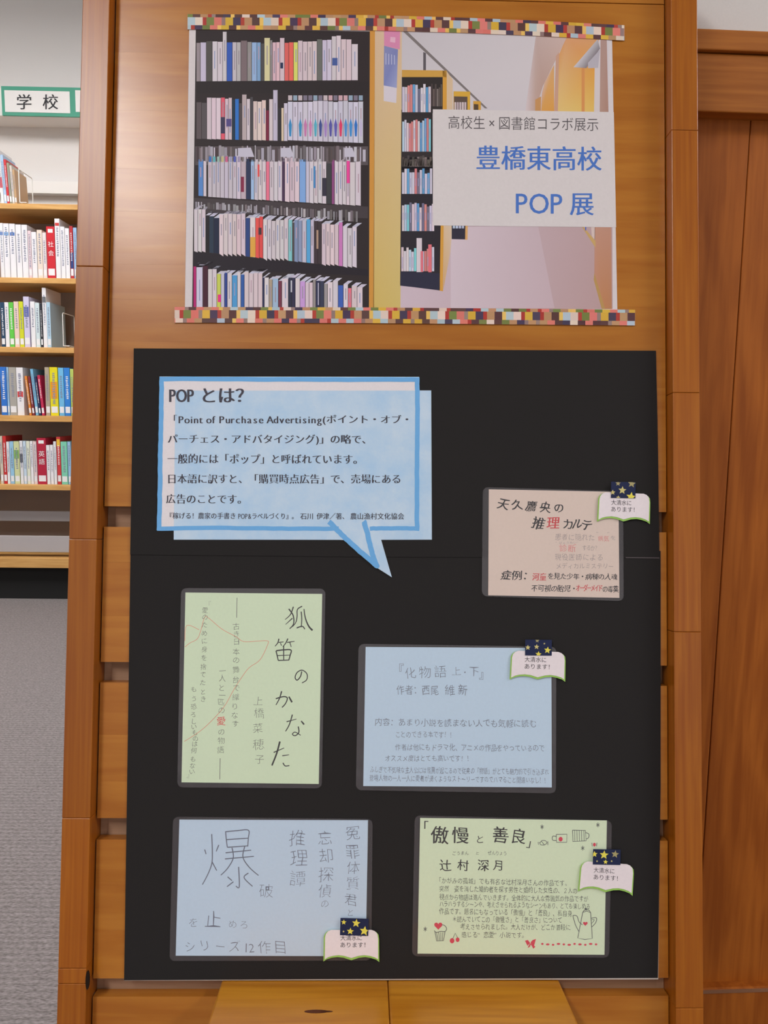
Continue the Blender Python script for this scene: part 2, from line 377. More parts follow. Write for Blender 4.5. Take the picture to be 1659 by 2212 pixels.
def star(mb, mapf, cx, cy, r, col=None, rot=0.0, lay=0):
    mb.poly([mapf(cx + (r if k % 2 == 0 else r * .45) * math.sin(-k * math.pi / 5 + rot), cy - (r if k % 2 == 0 else r * .45) * math.cos(-k * math.pi / 5 + rot), lay) for k in range(10)], col)

class Sheet:
    """something flat lying on the board: pixel outline -> its own origin on the board at height n"""
    def __init__(s, name, px, py, n, label, ctg, group=None):
        s.o0 = board(px, py, 0.0); s.n = n
        s.root = empty(name, B4 @ Matrix.Translation(s.o0), label, ctg, group)
    def at(s, n):
        return lambda px, py, lay=0: board(px, py, n + lay * 0.00003) - s.o0
    def sheet(s, name, pts, n0, n1, mat, parent=None):
        mb = Mesh(); q = [board(p[0], p[1], n1) - s.o0 for p in pts]
        mb.slab([(p.x, p.z) for p in q], -n1, -n0)
        return mb.build(name, mat, parent or s.root)
def rounded(c, r, n=5):
    """rounded outline of a quad, corners given anticlockwise"""
    out = []
    for k in range(4):
        p, a, b = Vector(c[k]), Vector(c[k - 1]), Vector(c[(k + 1) % 4])
        u = (a - p).normalized() * r; v = (b - p).normalized() * r
        for t in range(n + 1):
            th = t / n * math.pi / 2
            q = p + u * (1 - math.sin(th)) + v * (1 - math.cos(th)); out.append((q.x, q.y))
    return out
def ccw(tl, tr, br, bl): return [bl, br, tr, tl]
def crop(ox, oy, s): return lambda x, y: (ox + x / s, oy + y / s)
def cmap(mapf, C): return lambda x, y, lay=0: mapf(*C(x, y), lay)

class Multi:
    """lettering that becomes one part per written line or column"""
    def __init__(s): s.L = []; s.new()
    def new(s): s.L.append(Mesh()); return s
    v = property(lambda s: s.L[-1].v); f = property(lambda s: s.L[-1].f); c = property(lambda s: s.L[-1].c)
    def _setf(s, x): pass
    f = f.setter(_setf); v = v.setter(_setf); c = c.setter(_setf)
    def poly(s, *a): s.L[-1].poly(*a)
    def build(s, name, mat, parent):
        return [m_.build(name, mat, parent) for m_ in s.L if m_.f]

# ------------------------------------------------------------------ photo poster
ps = Sheet('poster', 866, 690, 0, 'wide white poster with printed library photo and blue exhibition title, top of the stand', 'poster')
ps.sheet('sheet', ccw((409, 44), (1322, 76), (1334, 692), (399, 688)), 0.0002, 0.0007, paint(206, 198, 200))
PH = Mesh(); pm = ps.at(0.00078)
W_, PW, LV = (206, 196, 204), (208, 190, 198), (194, 188, 208)
def A(c, k=1.25): return alb(*c, k)
def quad(C, x0, y0, x1, y1, c, lay=1, y0b=None, y1b=None, c2=None):
    y0b = y0 if y0b is None else y0b; y1b = y1 if y1b is None else y1b
    cols = A(c) if c2 is None else [A(c2), A(c2), A(c), A(c)]
    PH.poly([pm(*C(x0, y1), lay), pm(*C(x1, y1b), lay), pm(*C(x1, y0b), lay), pm(*C(x0, y0), lay)], cols)
def ply(C, pts, c, lay=1):
    """pts clockwise on the picture; c one colour or one per point"""
    cols = [A(k) for k in c[::-1]] if isinstance(c[0], (tuple, list)) else A(c)
    PH.poly([pm(*C(*p), lay) for p in pts[::-1]], cols)
ID = lambda x, y: (x, y)
DK = (44, 36, 38)
ply(ID, [(423, 62), (803, 68), (800, 668), (415, 668)], DK, 0)
C3, C4 = crop(400, 20, 3.95), crop(400, 340, 3.95)
def jc(c, a=7): d = R.uniform(-a, a); return tuple(max(8, min(238, v + d + R.uniform(-3, 3))) for v in c)
def prow(C, items, bl, br, x0=75, x1=1500, tops=0):
    for it in items:
        xa, xb, c, top = it[:4]; f0, f1 = (xa - x0) / (x1 - x0), (xb - x0) / (x1 - x0)
        ya, yb = bl + (br - bl) * f0, bl + (br - bl) * f1
        n = max(1, round((xb - xa) / 38))
        for k in range(n):
            a = xa + (xb - xa) * k / n; b = xa + (xb - xa) * (k + 1) / n; tp = top + R.uniform(-9, 9) + ((top - 0) * 0)
            cc = jc(c)
            if tops and R.random() < .8:
                d = R.uniform(.6, 1.1) * tops
                ply(C, [(a + d, tp - d * .75), (b + d, tp - d * .75), (b, tp), (a, tp)], jc((188, 186, 204)), 1)
            quad(C, a + 1.5, tp, b - 1.5, ya, cc, 2, None, yb)
            quad(C, b - 3, tp + 6, b - 1, ya - 2, tuple(v * .62 for v in cc), 3, None, yb - 2)
            if sum(c) > 420 and R.random() < .75:
                h = R.uniform(.25, .6); y_ = tp + (ya - tp) * R.uniform(.1, .3); xm = (a + b) / 2 + R.uniform(-3, 3)
                quad(C, xm - 4, y_, xm + 4, y_ + (ya - tp) * h, R.choice([(150, 142, 160), (140, 150, 185), (178, 150, 165), (150, 140, 150)]), 3)
        if len(it) > 4:
            for (ex0, ey0, ex1, ey1, ec) in it[4]: quad(C, ex0, ey0, ex1, ey1, ec, 4)
BLU, SKY, NAV, RED, SAL, YEL, PNK, MAR, TAN, GRY, DGR = (52, 92, 176), (88, 150, 205), (38, 46, 80), (214, 70, 78), (214, 104, 96), (206, 206, 104), (222, 132, 150), (130, 42, 72), (170, 156, 134), (150, 142, 144), (82, 76, 78)
prow(C3, [(95, 130, GRY, 290), (130, 180, LV, 285), (180, 232, DGR, 270), (232, 320, W_, 280), (320, 355, W_, 195), (355, 403, BLU, 290), (403, 475, (186, 180, 186), 290), (475, 530, (120, 108, 110), 272), (530, 568, GRY, 285), (568, 612, (150, 176, 212), 285), (612, 645, (130, 164, 200), 290), (645, 675, DGR, 290), (675, 725, (204, 194, 150), 242), (725, 745, GRY, 262), (745, 808, (212, 176, 188), 275), (808, 848, PW, 245, [(812, 455, 836, 505, NAV)]), (848, 885, SAL, 282), (885, 925, (218, 96, 84), 282), (925, 962, YEL, 282), (962, 1125, PW, 268), (1125, 1170, (104, 104, 100), 265), (1170, 1250, LV, 262), (1250, 1330, W_, 225, [(1255, 415, 1300, 480, (70, 90, 150))]), (1330, 1420, PW, 262), (1420, 1475, W_, 290)], 615, 605)
quad(C3, 95, 615, 1570, 720, (40, 34, 36), 1)
prow(C3, [(95, 185, DGR, 790), (185, 305, PW, 762), (305, 340, (218, 92, 112), 760, [(306, 920, 338, 1060, (60, 56, 84))]), (340, 400, PW, 760, [(350, 935, 395, 1000, (84, 74, 130))]), (400, 425, (34, 54, 70), 770), (425, 460, (50, 116, 196), 760), (460, 485, DGR, 810), (485, 525, (184, 172, 172), 735), (525, 555, W_, 770), (555, 580, DGR, 740), (580, 690, (212, 192, 188), 785), (690, 716, MAR, 860), (716, 750, W_, 770), (750, 790, LV, 695), (790, 820, (48, 46, 50), 850), (820, 842, (204, 190, 160), 850), (842, 875, LV, 800)], 1105, 1140, 95, 1520)
cs = [(58, 136, 190), (200, 196, 210), (64, 140, 186), (190, 120, 170), (196, 130, 176), (84, 166, 190), (62, 76, 140), (160, 130, 190), (86, 84, 160), (96, 90, 170), (214, 60, 100), (80, 140, 200), (64, 136, 200), (52, 112, 190), (190, 180, 210)]
for k, c in enumerate(cs):
    x = 875 + k * 43
    prow(C3, [(x, x + 43, (200, 194, 212), 785)], 1117 + k * 1.6, 1119 + k * 1.6, x, x + 43)
    ply(C3, [(x + 8, 985), (x + 22, 930), (x + 36, 985), (x + 30, 1085), (x + 14, 1085)], c, 4)
    quad(C3, x + 4, 735, x + 38, 778, R.choice([(190, 176, 182), (120, 112, 130), (196, 160, 170), (140, 160, 180)]), 2)
quad(C3, 85, 1170, 1560, 1330, (84, 76, 80), 1)
for k in range(60):
    x = 95 + k * 24 + R.uniform(-6, 6); quad(C3, x, 1160 + R.uniform(0, 40), x + R.uniform(8, 26), 1300, jc(R.choice([(176, 170, 182), (150, 144, 152), (110, 100, 104), (78, 68, 70), (190, 186, 200)]), 12), 2)
for x0_, x1_ in ((450, 590), (815, 930), (1360, 1455)): ply(C3, [(x0_, 1185), (x1_ - 30, 1180), (x1_, 1260), (x0_, 1260)], (190, 186, 202), 2.5)
prow(C4, [(112, 155, (92, 134, 196), 20), (155, 183, W_, 30)], 325, 333, 75, 200)
for k in range(8):
    x = 195 + k * 35; prow(C4, [(x, x + 35, (196, 188, 200), -10)], 336 + k * 2.4, 338 + k * 2.4, x, x + 35)
    quad(C4, x + 8, -8, x + 28, 40, [(60, 110, 180), (90, 170, 180), (150, 180, 170), (190, 180, 130), (200, 100, 140), (150, 150, 180), (80, 90, 170), (150, 140, 170)][k], 4)
prow(C4, [(475, 520, (186, 172, 184), 20, [(476, 165, 502, 295, MAR)]), (520, 560, NAV, 10), (560, 590, (150, 180, 214), 15), (590, 690, W_, 15, [(618, 60, 634, 165, (214, 80, 80))]), (690, 720, (226, 116, 142), 30), (720, 828, W_, 30), (828, 850, (70, 46, 78), 10), (850, 975, PW, 0), (975, 1030, (120, 156, 208), 20), (1030, 1060, LV, 30), (1060, 1170, W_, 20, [(1095, 75, 1112, 262, (66, 130, 186))]), (1170, 1205, W_, 30, [(1170, 175, 1204, 330, (52, 48, 64))]), (1205, 1250, (62, 58, 66), 45), (1250, 1275, (140, 80, 130), 30), (1275, 1375, W_, 20), (1375, 1405, W_, 22, [(1378, 30, 1404, 220, (222, 70, 150))]), (1405, 1500, W_, 35)], 330, 412)
quad(C4, 75, 345, 1560, 470, (66, 58, 62), 1, 420, 520)
for k in range(56):
    x = 85 + k * 25 + R.uniform(-6, 6); quad(C4, x, 372 + k * 1.4 + R.uniform(0, 25), x + R.uniform(8, 26), 430 + k * 2.2, jc(R.choice([(150, 146, 154), (112, 104, 108), (84, 76, 78), (168, 164, 172)]), 12), 1.5)
prow(C4, [(75, 175, W_, 450), (175, 205, (30, 28, 32), 500), (205, 245, (44, 56, 78), 505), (245, 290, (36, 44, 66), 508), (290, 515, PW, 480), (515, 553, (44, 66, 122), 515), (553, 600, W_, 520, [(555, 680, 600, 850, (214, 160, 70))]), (600, 665, (218, 82, 80), 510, [(625, 600, 652, 660, (70, 50, 60))]), (665, 880, W_, 535), (880, 915, (128, 190, 196), 530), (915, 930, DGR, 560), (930, 998, (132, 146, 180), 535), (998, 1035, LV, 540), (1035, 1070, (88, 164, 210), 535), (1070, 1100, LV, 545), (1100, 1165, (58, 48, 52), 545, [(1120, 620, 1136, 780, (170, 140, 120))]), (1165, 1310, PW, 570), (1310, 1345, (196, 128, 184), 560), (1345, 1465, W_, 595)], 800, 945, tops=46)
quad(C4, 70, 805, 1560, 950, (36, 30, 38), 1, 955, 1010)
prow(C4, [(70, 95, (180, 40, 110), 930), (95, 150, LV, 930), (150, 195, (70, 36, 50), 930), (195, 270, W_, 950), (270, 305, (196, 204, 96), 990, [(278, 1170, 304, 1235, (220, 50, 130))]), (305, 335, LV, 985), (335, 360, (52, 72, 140), 990), (360, 400, W_, 985), (400, 445, (80, 150, 200), 1015), (445, 475, W_, 980), (475, 505, (52, 92, 160), 1000), (505, 660, PW, 985), (660, 676, NAV, 1030), (676, 715, W_, 1030), (715, 745, TAN, 1040), (745, 795, (150, 172, 204), 1035), (795, 825, (110, 52, 70), 1050), (825, 880, W_, 1030), (880, 940, (48, 48, 70), 1030, [(900, 1050, 912, 1150, (190, 190, 200))]), (940, 980, W_, 1040), (980, 1025, (186, 146, 204), 1060), (1025, 1090, PW, 1070), (1090, 1115, GRY, 1050), (1115, 1185, (46, 50, 78), 1055, [(1132, 1070, 1140, 1260, (180, 180, 196))]), (1185, 1215, GRY, 1070), (1215, 1305, W_, 1060), (1305, 1350, (64, 96, 176), 1085), (1350, 1390, W_, 1080), (1390, 1420, (224, 110, 130), 1120), (1420, 1515, PW, 1105)], 1290, 1290, tops=50)
# right half of the picture
C5, C6 = crop(800, 20, 2.765), crop(800, 340, 2.765)
ply(ID, [(799, 66), (810, 66), (808, 668), (797, 668)], (198, 140, 62), 2)
ply(ID, [(810, 66), (868, 68), (865, 668), (806, 668)], [(204, 176, 150), (208, 180, 150), (198, 176, 106), (198, 172, 96)], 2)
ply(C5, [(185, 120), (1425, 150), (1425, 620), (185, 620)], [(190, 184, 190), (204, 196, 200), (200, 192, 198), (196, 190, 196)], 1)
ply(C6, [(175, 350), (1445, 370), (1447, 905), (172, 905)], [(196, 178, 190), (178, 150, 152), (176, 146, 146), (196, 178, 190)], 1)
ply(C6, [(480, 420), (1000, 400), (1100, 900), (480, 900)], [(202, 186, 196), (190, 170, 178), (190, 168, 176), (200, 184, 194)], 1.5)
ply(C5, [(990, 150), (1175, 165), (1030, 460), (985, 610), (925, 610)], [(186, 164, 160), (196, 172, 166), (180, 150, 140), (184, 156, 146), (204, 190, 194)], 2)
ply(C5, [(1172, 165), (1365, 180), (1340, 350), (1340, 615), (1110, 615), (1118, 290)], [(206, 150, 110), (206, 152, 106), (212, 150, 70), (216, 180, 96), (216, 186, 120), (206, 150, 90)], 2)
ply(C5, [(1108, 280), (1128, 255), (1120, 615), (1098, 615)], (192, 150, 130), 3)
ply(C5, [(1040, 440), (1098, 330), (1098, 615), (1020, 615), (1025, 500)], [(204, 170, 150), (206, 160, 110), (210, 150, 70), (206, 150, 80), (200, 160, 140)], 2.5)
ply(C5, [(985, 540), (1020, 520), (1018, 615), (985, 615)], (190, 140, 90), 2.6)
ply(C5, [(1262, 350), (1280, 350), (1280, 615), (1262, 615)], (206, 140, 84), 3)
ply(C5, [(1358, 178), (1372, 235), (1290, 352), (1213, 346)], [(180, 176, 182), (128, 120, 126), (128, 118, 124), (196, 192, 200)], 3)
ply(C5, [(1300, 320), (1372, 240), (1360, 350), (1300, 352)], (176, 170, 180), 3.2)
ply(C5, [(1340, 350), (1372, 345), (1370, 615), (1336, 615)], (204, 194, 196), 2.5)
ply(C5, [(1375, 170), (1412, 172), (1422, 615), (1370, 615)], [(170, 140, 132), (170, 140, 132), (166, 128, 114), (172, 140, 128)], 2.5)
ply(C5, [(190, 128), (216, 128), (700, 592), (684, 592)], (120, 112, 112), 2)
ply(C5, [(316, 255), (332, 262), (332, 366), (316, 366)], (90, 84, 90), 2.2)
ply(C5, [(82, 128), (178, 130), (176, 240), (82, 218)], (206, 132, 168), 3); ply(C5, [(120, 165), (150, 168), (148, 200), (118, 195)], (216, 170, 190), 3.3)
ply(C5, [(82, 218), (165, 240), (158, 470), (80, 455)], [(130, 134, 176), (120, 126, 176), (150, 156, 196), (120, 128, 180)], 3)
ply(C5, [(80, 455), (158, 470), (155, 560), (80, 548)], (204, 196, 206), 3)
for k in range(4): quad(C5, 90 + k * 17, 262 + k * 4, 96 + k * 17, 330, (170, 172, 200), 3.5)
ply(C5, [(188, 362), (455, 366), (455, 405), (188, 405)], (196, 150, 70), 3)
ply(C5, [(188, 405), (434, 405), (434, 620), (188, 620)], (46, 40, 40), 2.5)
ply(C5, [(432, 366), (456, 366), (456, 612), (432, 612)], (204, 150, 60), 3)
ply(C5, [(456, 370), (492, 420), (492, 612), (456, 612)], (206, 180, 150), 2.5)
ply(C5, [(186, 600), (372, 600), (372, 960), (184, 960)], (46, 40, 42), 2.4)
ply(C5, [(497, 490), (596, 492), (596, 612), (497, 612)], (206, 160, 60), 2.6); ply(C5, [(500, 520), (580, 522), (580, 612), (500, 612)], (90, 74, 66), 2.8)
ply(C5, [(615, 548), (660, 550), (660, 612), (615, 612)], (200, 150, 60), 2.6); ply(C5, [(618, 566), (645, 568), (645, 612), (618, 612)], (84, 66, 50), 2.8)
for k in range(5): quad(C5, 502 + k * 15, 555, 513 + k * 15, 608, jc((196, 180, 184), 14), 3)
def srow(C, x0, x1, y0, y1, n, dark=0):
    wd = (x1 - x0) / n
    for k in range(n):
        c = R.choice([W_, W_, PW, LV, LV, (176, 196, 214), (204, 130, 130), (96, 150, 196), (120, 190, 200), (110, 106, 130)]) if not dark else R.choice([(92, 82, 78), (120, 110, 106), (74, 66, 64)])
        quad(C, x0 + k * wd + .8, y0 + R.uniform(-14, 22), x0 + (k + 1) * wd - .8, y1, jc(c), 3)
        if not dark and R.random() < .6: quad(C, x0 + k * wd + wd * .35, y0 + 50, x0 + k * wd + wd * .6, y0 + 90 + R.uniform(0, 30), (150, 150, 186), 3.5)
srow(C5, 190, 362, 455, 615, 11); srow(C5, 362, 430, 455, 580, 6, 1)
srow(C5, 190, 362, 660, 850, 13); srow(C5, 190, 368, 880, 940, 12, 1); quad(C5, 186, 618, 370, 636, (44, 38, 40), 3.6)
ply(C6, [(184, 0), (372, 0), (388, 400), (436, 400), (418, 795), (178, 765)], (40, 36, 44), 2.4)
srow(C6, 188, 370, 5, 52, 12, 1); srow(C6, 188, 370, 75, 218, 12); srow(C6, 188, 382, 280, 440, 13); srow(C6, 184, 382, 545, 680, 13)
quad(C6, 276, 482, 308, 685, W_, 3.6); quad(C6, 346, 520, 366, 686, (214, 110, 120), 3.6); quad(C6, 300, 560, 316, 684, (210, 110, 124), 3.7)
ply(C6, [(180, 682), (415, 692), (415, 792), (178, 766)], (42, 42, 62), 4)
ply(C6, [(420, 396), (438, 396), (434, 800), (414, 796)], (204, 150, 62), 3.8)
ply(C6, [(438, 396), (492, 396), (478, 570), (436, 790)], [(206, 180, 150), (206, 186, 166), (200, 176, 160), (200, 160, 110)], 2.6)
ply(C6, [(486, 396), (572, 396), (570, 490), (486, 488)], (44, 42, 58), 2.8); ply(C6, [(568, 396), (582, 396), (580, 492), (566, 492)], (206, 160, 100), 3); 
for k in range(4): quad(C6, 492 + k * 18, 398, 506 + k * 18, 424, jc((176, 186, 206)), 3)
ply(C6, [(1340, 405), (1438, 410), (1442, 905), (1400, 905), (1338, 700)], [(186, 140, 122), (182, 136, 118), (176, 122, 86), (180, 124, 84), (184, 134, 112)], 2.6)
ply(C6, [(1270, 410), (1345, 500), (1345, 540), (1262, 412)], (190, 156, 100), 2.7)
ply(C6, [(1338, 690), (1402, 905), (1382, 905), (1334, 730)], (176, 140, 84), 2.8); ply(C6, [(1318, 405), (1342, 405), (1342, 495), (1322, 470)], (204, 184, 180), 2.6); ply(C6, [(1283, 408), (1290, 408), (1289, 436), (1283, 436)], (70, 96, 190), 2.9)
PH.build('photo_print', M_INK, ps.root)
tb = Mesh(); tm = ps.at(0.00102)
tb.poly([tm(935, 487), tm(1331, 491), tm(1326, 242), tm(935, 236)]); tb.build('title_box', paint(206, 199, 200), ps.root)
tl = Multi(); tm2 = ps.at(0.00115); BD = (-.014, .014)
line(tl, tm2, '高校生×図書館コラボ展示', 967, 1294, 264, 269, 31, off=-.006)
for o in tl.build('subtitle_lettering', paint(84, 78, 82), ps.root): setp(o, label='grey line of Japanese lettering')
tl = Multi()
line(tl, tm2, '豊橋東高校', 1027, 1301, 340, 343, 56, stamps=BD)
line(tl, tm2, 'POP', 1110, 1219, 437, 438, 62, stamps=(-.008, .008)); stamp(tl, tm2, '展', 1257, 440, 54, stamps=BD)
for o in tl.build('title_lettering', paint(72, 112, 188), ps.root): setp(o, label='large blue Japanese title lettering')

# patterned tapes along the poster's edges
PAL = dict(L=(168, 184, 194), W=(214, 194, 180), r=(166, 58, 50), G=(112, 122, 66), P=(208, 116, 106), g=(140, 118, 112), Y=(204, 164, 62), N=(70, 58, 82), T=(178, 136, 100), D=(88, 58, 58), y=(220, 180, 96))
def washi(path, h, label, seed, startcut):
    rr = random.Random(seed); x0, y0 = path[0]; x1, y1 = path[-1]
    s = Sheet('masking_tape', (x0 + x1) / 2, y1 + h / 2, 0, label, 'tape', 'patterned masking tapes on the poster')
    def cy(x):
        for a, b in zip(path, path[1:]):
            if x <= b[0] or b is path[-1]: return a[1] + (b[1] - a[1]) * (x - a[0]) / (b[0] - a[0])
    N_ = 24; xs_ = [x0 + (x1 - x0) * k / N_ for k in range(N_ + 1)]
    mb = Mesh(); up = [(x, cy(x) - h / 2) for x in xs_]; dn = [(x, cy(x) + h / 2) for x in xs_]
    q = [board(*p, 0.0014) - s.o0 for p in dn + up[::-1]]
    mb.slab([(p.x, p.z) for p in q], -0.0014, -0.0009 if False else -0.0011); mb.build('tape_strip', paint(196, 150, 120), s.root)
    pr = Mesh(); mf = s.at(0.00146)
    seq = 'LWrGPgYNrTDyLWrYNrTDy'; x = x0 - startcut; k = 0
    u = 16.4
    rows = []
    while x < x1:
        c = seq[k % len(seq)]; wd = u if c in 'LWGPYNTD' else u * .5
        rows.append((x, x + wd, -.30 * h, .22 * h, c)); x += wd; k += 1
    for (ra, rb, ph) in ((-.5 * h, -.30 * h, 5), (.22 * h, .5 * h, 9)):
        x = x0 - startcut - ph; 
        while x < x1:
            c = rr.choice('LWrGPgYNTDyPDT'); wd = u if c in 'LWGPYNTD' else u * .5
            rows.append((x, x + wd, ra, rb, c)); x += wd
    for a, b, ya, yb, c in rows:
        a, b = max(a, x0 + .3), min(b, x1 - .3)
        if b - a < 1: continue
        col = A(jc(PAL[c], 5))
        pr.poly([mf(a, cy(a) + yb), mf(b, cy(b) + yb), mf(b, cy(b) + ya), mf(a, cy(a) + ya)], col)
    pr.build('check_print', M_INK, s.root)
washi([(405, 47), (800, 49), (1000, 54.5), (1160, 61), (1349, 71)], 33, 'colourful checked masking tape along the top edge of the poster', 3, 0)
washi([(377, 680), (800, 681), (1372, 686)], 34, 'colourful checked masking tape along the bottom edge of the poster', 5, 22)

# ------------------------------------------------------------------ black backing papers
def black_mat(): return plain('black_paper', alb(42, 40, 40, 1.0), 0.85, 0.15, 0.15, 900)
lo = Sheet('black_paper', 845, 2115, 0, 'lower matte black paper sheet carrying four laminated cards', 'paper', 'black backing papers')
lo.sheet('sheet', [(268, 2117.5), (700, 2115), (1421, 2112.5), (1427, 1700), (1427, 1190), (282, 1180), (276, 1600)], 0.0004, 0.0010, black_mat())
lo.sheet('white_back', [(268.3, 2118.2), (700, 2117.5), (1422, 2115.5), (1424.5, 1850), (1427, 1300), (282, 1300)], 0.0002, 0.00038, paint(190, 180, 172))
up = Sheet('black_paper', 853, 1206, 0, 'upper matte black paper sheet under the blue speech bubble notice', 'paper', 'black backing papers')
up.sheet('sheet', [(281, 1198), (800, 1203), (1424.5, 1205), (1421.5, 980), (1417, 757.5), (289, 752.5), (285, 980)], 0.0011, 0.0016, black_mat())

up.sheet('paper_edge', [(1352, 1205.3), (1424.4, 1206.2), (1424.4, 1204.4), (1352, 1203.7)], 0.0012, 0.00165, paint(92, 84, 86))

# ------------------------------------------------------------------ speech bubble notice
sb = Sheet('speech_bubble_notice', 640, 1165, 0, 'light blue speech bubble notice explaining POP, at the top of the black paper', 'notice')
C = crop(330, 800, 2.72); c_ = lambda pts: [C(*p) for p in pts]
sb.sheet('sheet', c_([(25, 940), (123, 942), (123, 995), (1095, 996), (1140, 998), (1320, 1162), (1405, 1216), (1342, 996), (1640, 995), (1636, 118), (1568, 118), (1565, 38), (40, 36)]), 0.0018, 0.0022, paint(184, 206, 226))
def cloud_mat():
    mt = bpy.data.materials.new('cloudy_blue_print'); mt.use_nodes = True; nt = mt.node_tree; b = bsdf(mt)
    tc = nt.nodes.new('ShaderNodeTexCoord'); nz = nt.nodes.new('ShaderNodeTexNoise'); nz.inputs['Scale'].default_value = 22; nz.inputs['Detail'].default_value = 8; nz.inputs['Roughness'].default_value = .7
    cr = nt.nodes.new('ShaderNodeValToRGB'); cr.color_ramp.elements[0].position = .35; cr.color_ramp.elements[1].position = .7
    cr.color_ramp.elements[0].color = alb(164, 194, 222) + (1,); cr.color_ramp.elements[1].color = alb(192, 208, 226) + (1,)
    nt.links.new(tc.outputs['Object'], nz.inputs[0]); nt.links.new(nz.outputs[0], cr.inputs[0]); nt.links.new(cr.outputs[0], b.inputs['Base Color']); b.inputs['Roughness'].default_value = .6
    b.inputs['Specular IOR Level'].default_value = .25; return mt
def flat(S, name, pts, n, mat):
    mb = Mesh(); mf = S.at(n); mb.poly([mf(*p) for p in pts]); return mb.build(name, mat, S.root)
flat(sb, 'white_margin', c_([(50, 925), (1552, 925), (1548, 58), (56, 58)]), 0.00226, paint(216, 210, 214))
CLD = cloud_mat()
flat(sb, 'blue_ground', c_([(123, 995), (1095, 995), (1140, 997), (1320, 1160), (1403, 1213), (1341, 995), (1638, 994), (1634, 119), (133, 119)]), 0.00232, CLD)
bd = Mesh(); bm_ = cmap(sb.at(0.00240), C); BC = None
for pts, wd in (([(52, 36 + 14), (50, 250), (44, 500), (42, 700), (36, 940)], 27), ([(40, 50), (500, 52), (1000, 54), (1565, 54)], 27), ([(1553, 42), (1556, 300), (1552, 600), (1553, 942)], 27), ([(25, 930), (400, 926), (800, 930), (1092, 930)], 25), ([(1276, 930), (1400, 928), (1565, 930)], 25),
                ([(1035, 888), (1110, 965), (1220, 1065), (1318, 1150)], 30), ([(1240, 886), (1262, 960), (1290, 1080), (1318, 1152)], 30)):
    pts = cat(pts, 8); pts = [(p[0] + R.uniform(-1.5, 1.5), p[1] + R.uniform(-1.5, 1.5)) for p in pts]
    stroke(bd, bm_, pts, wd, 0.0, smooth=False, lay=R.uniform(0, 1))
disc(bd, bm_, 1318, 1150, 15, 14, lay=1.3)
setp(bd.build('border', paint(104, 164, 216), sb.root), label='blue brush outline')
lt = Multi(); lm = cmap(sb.at(0.00252), C); ST = (-.036, -.012, .012, .036)
line(lt, lm, 'POP', 92, 246, 145, 145, 108, off=-.004, stamps=(-.04, -.015, .015, .04)); line(lt, lm, 'とは？', 275, 590, 146, 146, 104, off=-.006, stamps=ST)
kw = dict(off=-.015, stamps=ST, jit=.03)
line(lt, lm, '「', 92, 142, 287, 287, 55, **kw); line(lt, lm, 'Point of Purchase Advertising', 148, 996, 288, 288, 62, off=-.012, stamps=ST)
line(lt, lm, '(ポイント・オブ・', 996, 1525, 287, 288, 56, **kw)
line(lt, lm, 'パーチェス・アドバタイジング)」の略で、', 85, 1290, 402, 405, 58, **kw)
line(lt, lm, '一般的には「ポップ」と呼ばれています。', 85, 1238, 519, 522, 62, **kw)
line(lt, lm, '日本語に訳すと、「購買時点広告」で、売場にある', 82, 1462, 637, 638, 61, **kw)
line(lt, lm, '広告のことです。', 76, 556, 755, 757, 61, **kw)
line(lt, lm, '『稼げる！農家の手書き', 78, 490, 854, 855, 40, off=-.002, stamps=(-.015, .015)); line(lt, lm, 'POP&', 500, 580, 856, 856, 44, off=-.01, stamps=(-.02, .02)); line(lt, lm, 'ラベルづくり』。', 580, 850, 856, 857, 39, off=-.002, stamps=(-.015, .015))
line(lt, lm, '石川', 866, 945, 857, 857, 40, off=-.002, stamps=(-.015, .015)); line(lt, lm, '伊津／著、', 962, 1150, 857, 857, 40, off=-.002, stamps=(-.015, .015)); line(lt, lm, '農山漁村文化協会', 1160, 1478, 857, 857, 41, off=-.002, stamps=(-.015, .015))
lt.build('lettering', paint(66, 64, 74), sb.root)

# ------------------------------------------------------------------ laminated cards
def card(name, label, film, paper, rgb):
    f = [Vector(p) for p in film]; cx = sum(p.x for p in f) / 4; by = max(p.y for p in f)
    s = Sheet(name, cx, by, 0, label, 'card', 'laminated handwritten cards')
    s.sheet('laminate_film', rounded(ccw(*film), 12), 0.0016, 0.0031, M_FILM)
    s.sheet('paper_card', ccw(*paper), 0.0018, 0.0023, paint(*rgb))
    s.ink = 0.00238; return s
def words(S, C, name, col, fn, label=None):
    mb = Multi(); fn(mb, cmap(S.at(S.ink), C))
    for o in mb.build(name, paint(*col), S.root):
        if label: o['label'] = label
PEN = dict(off=-.008, jit=.10)
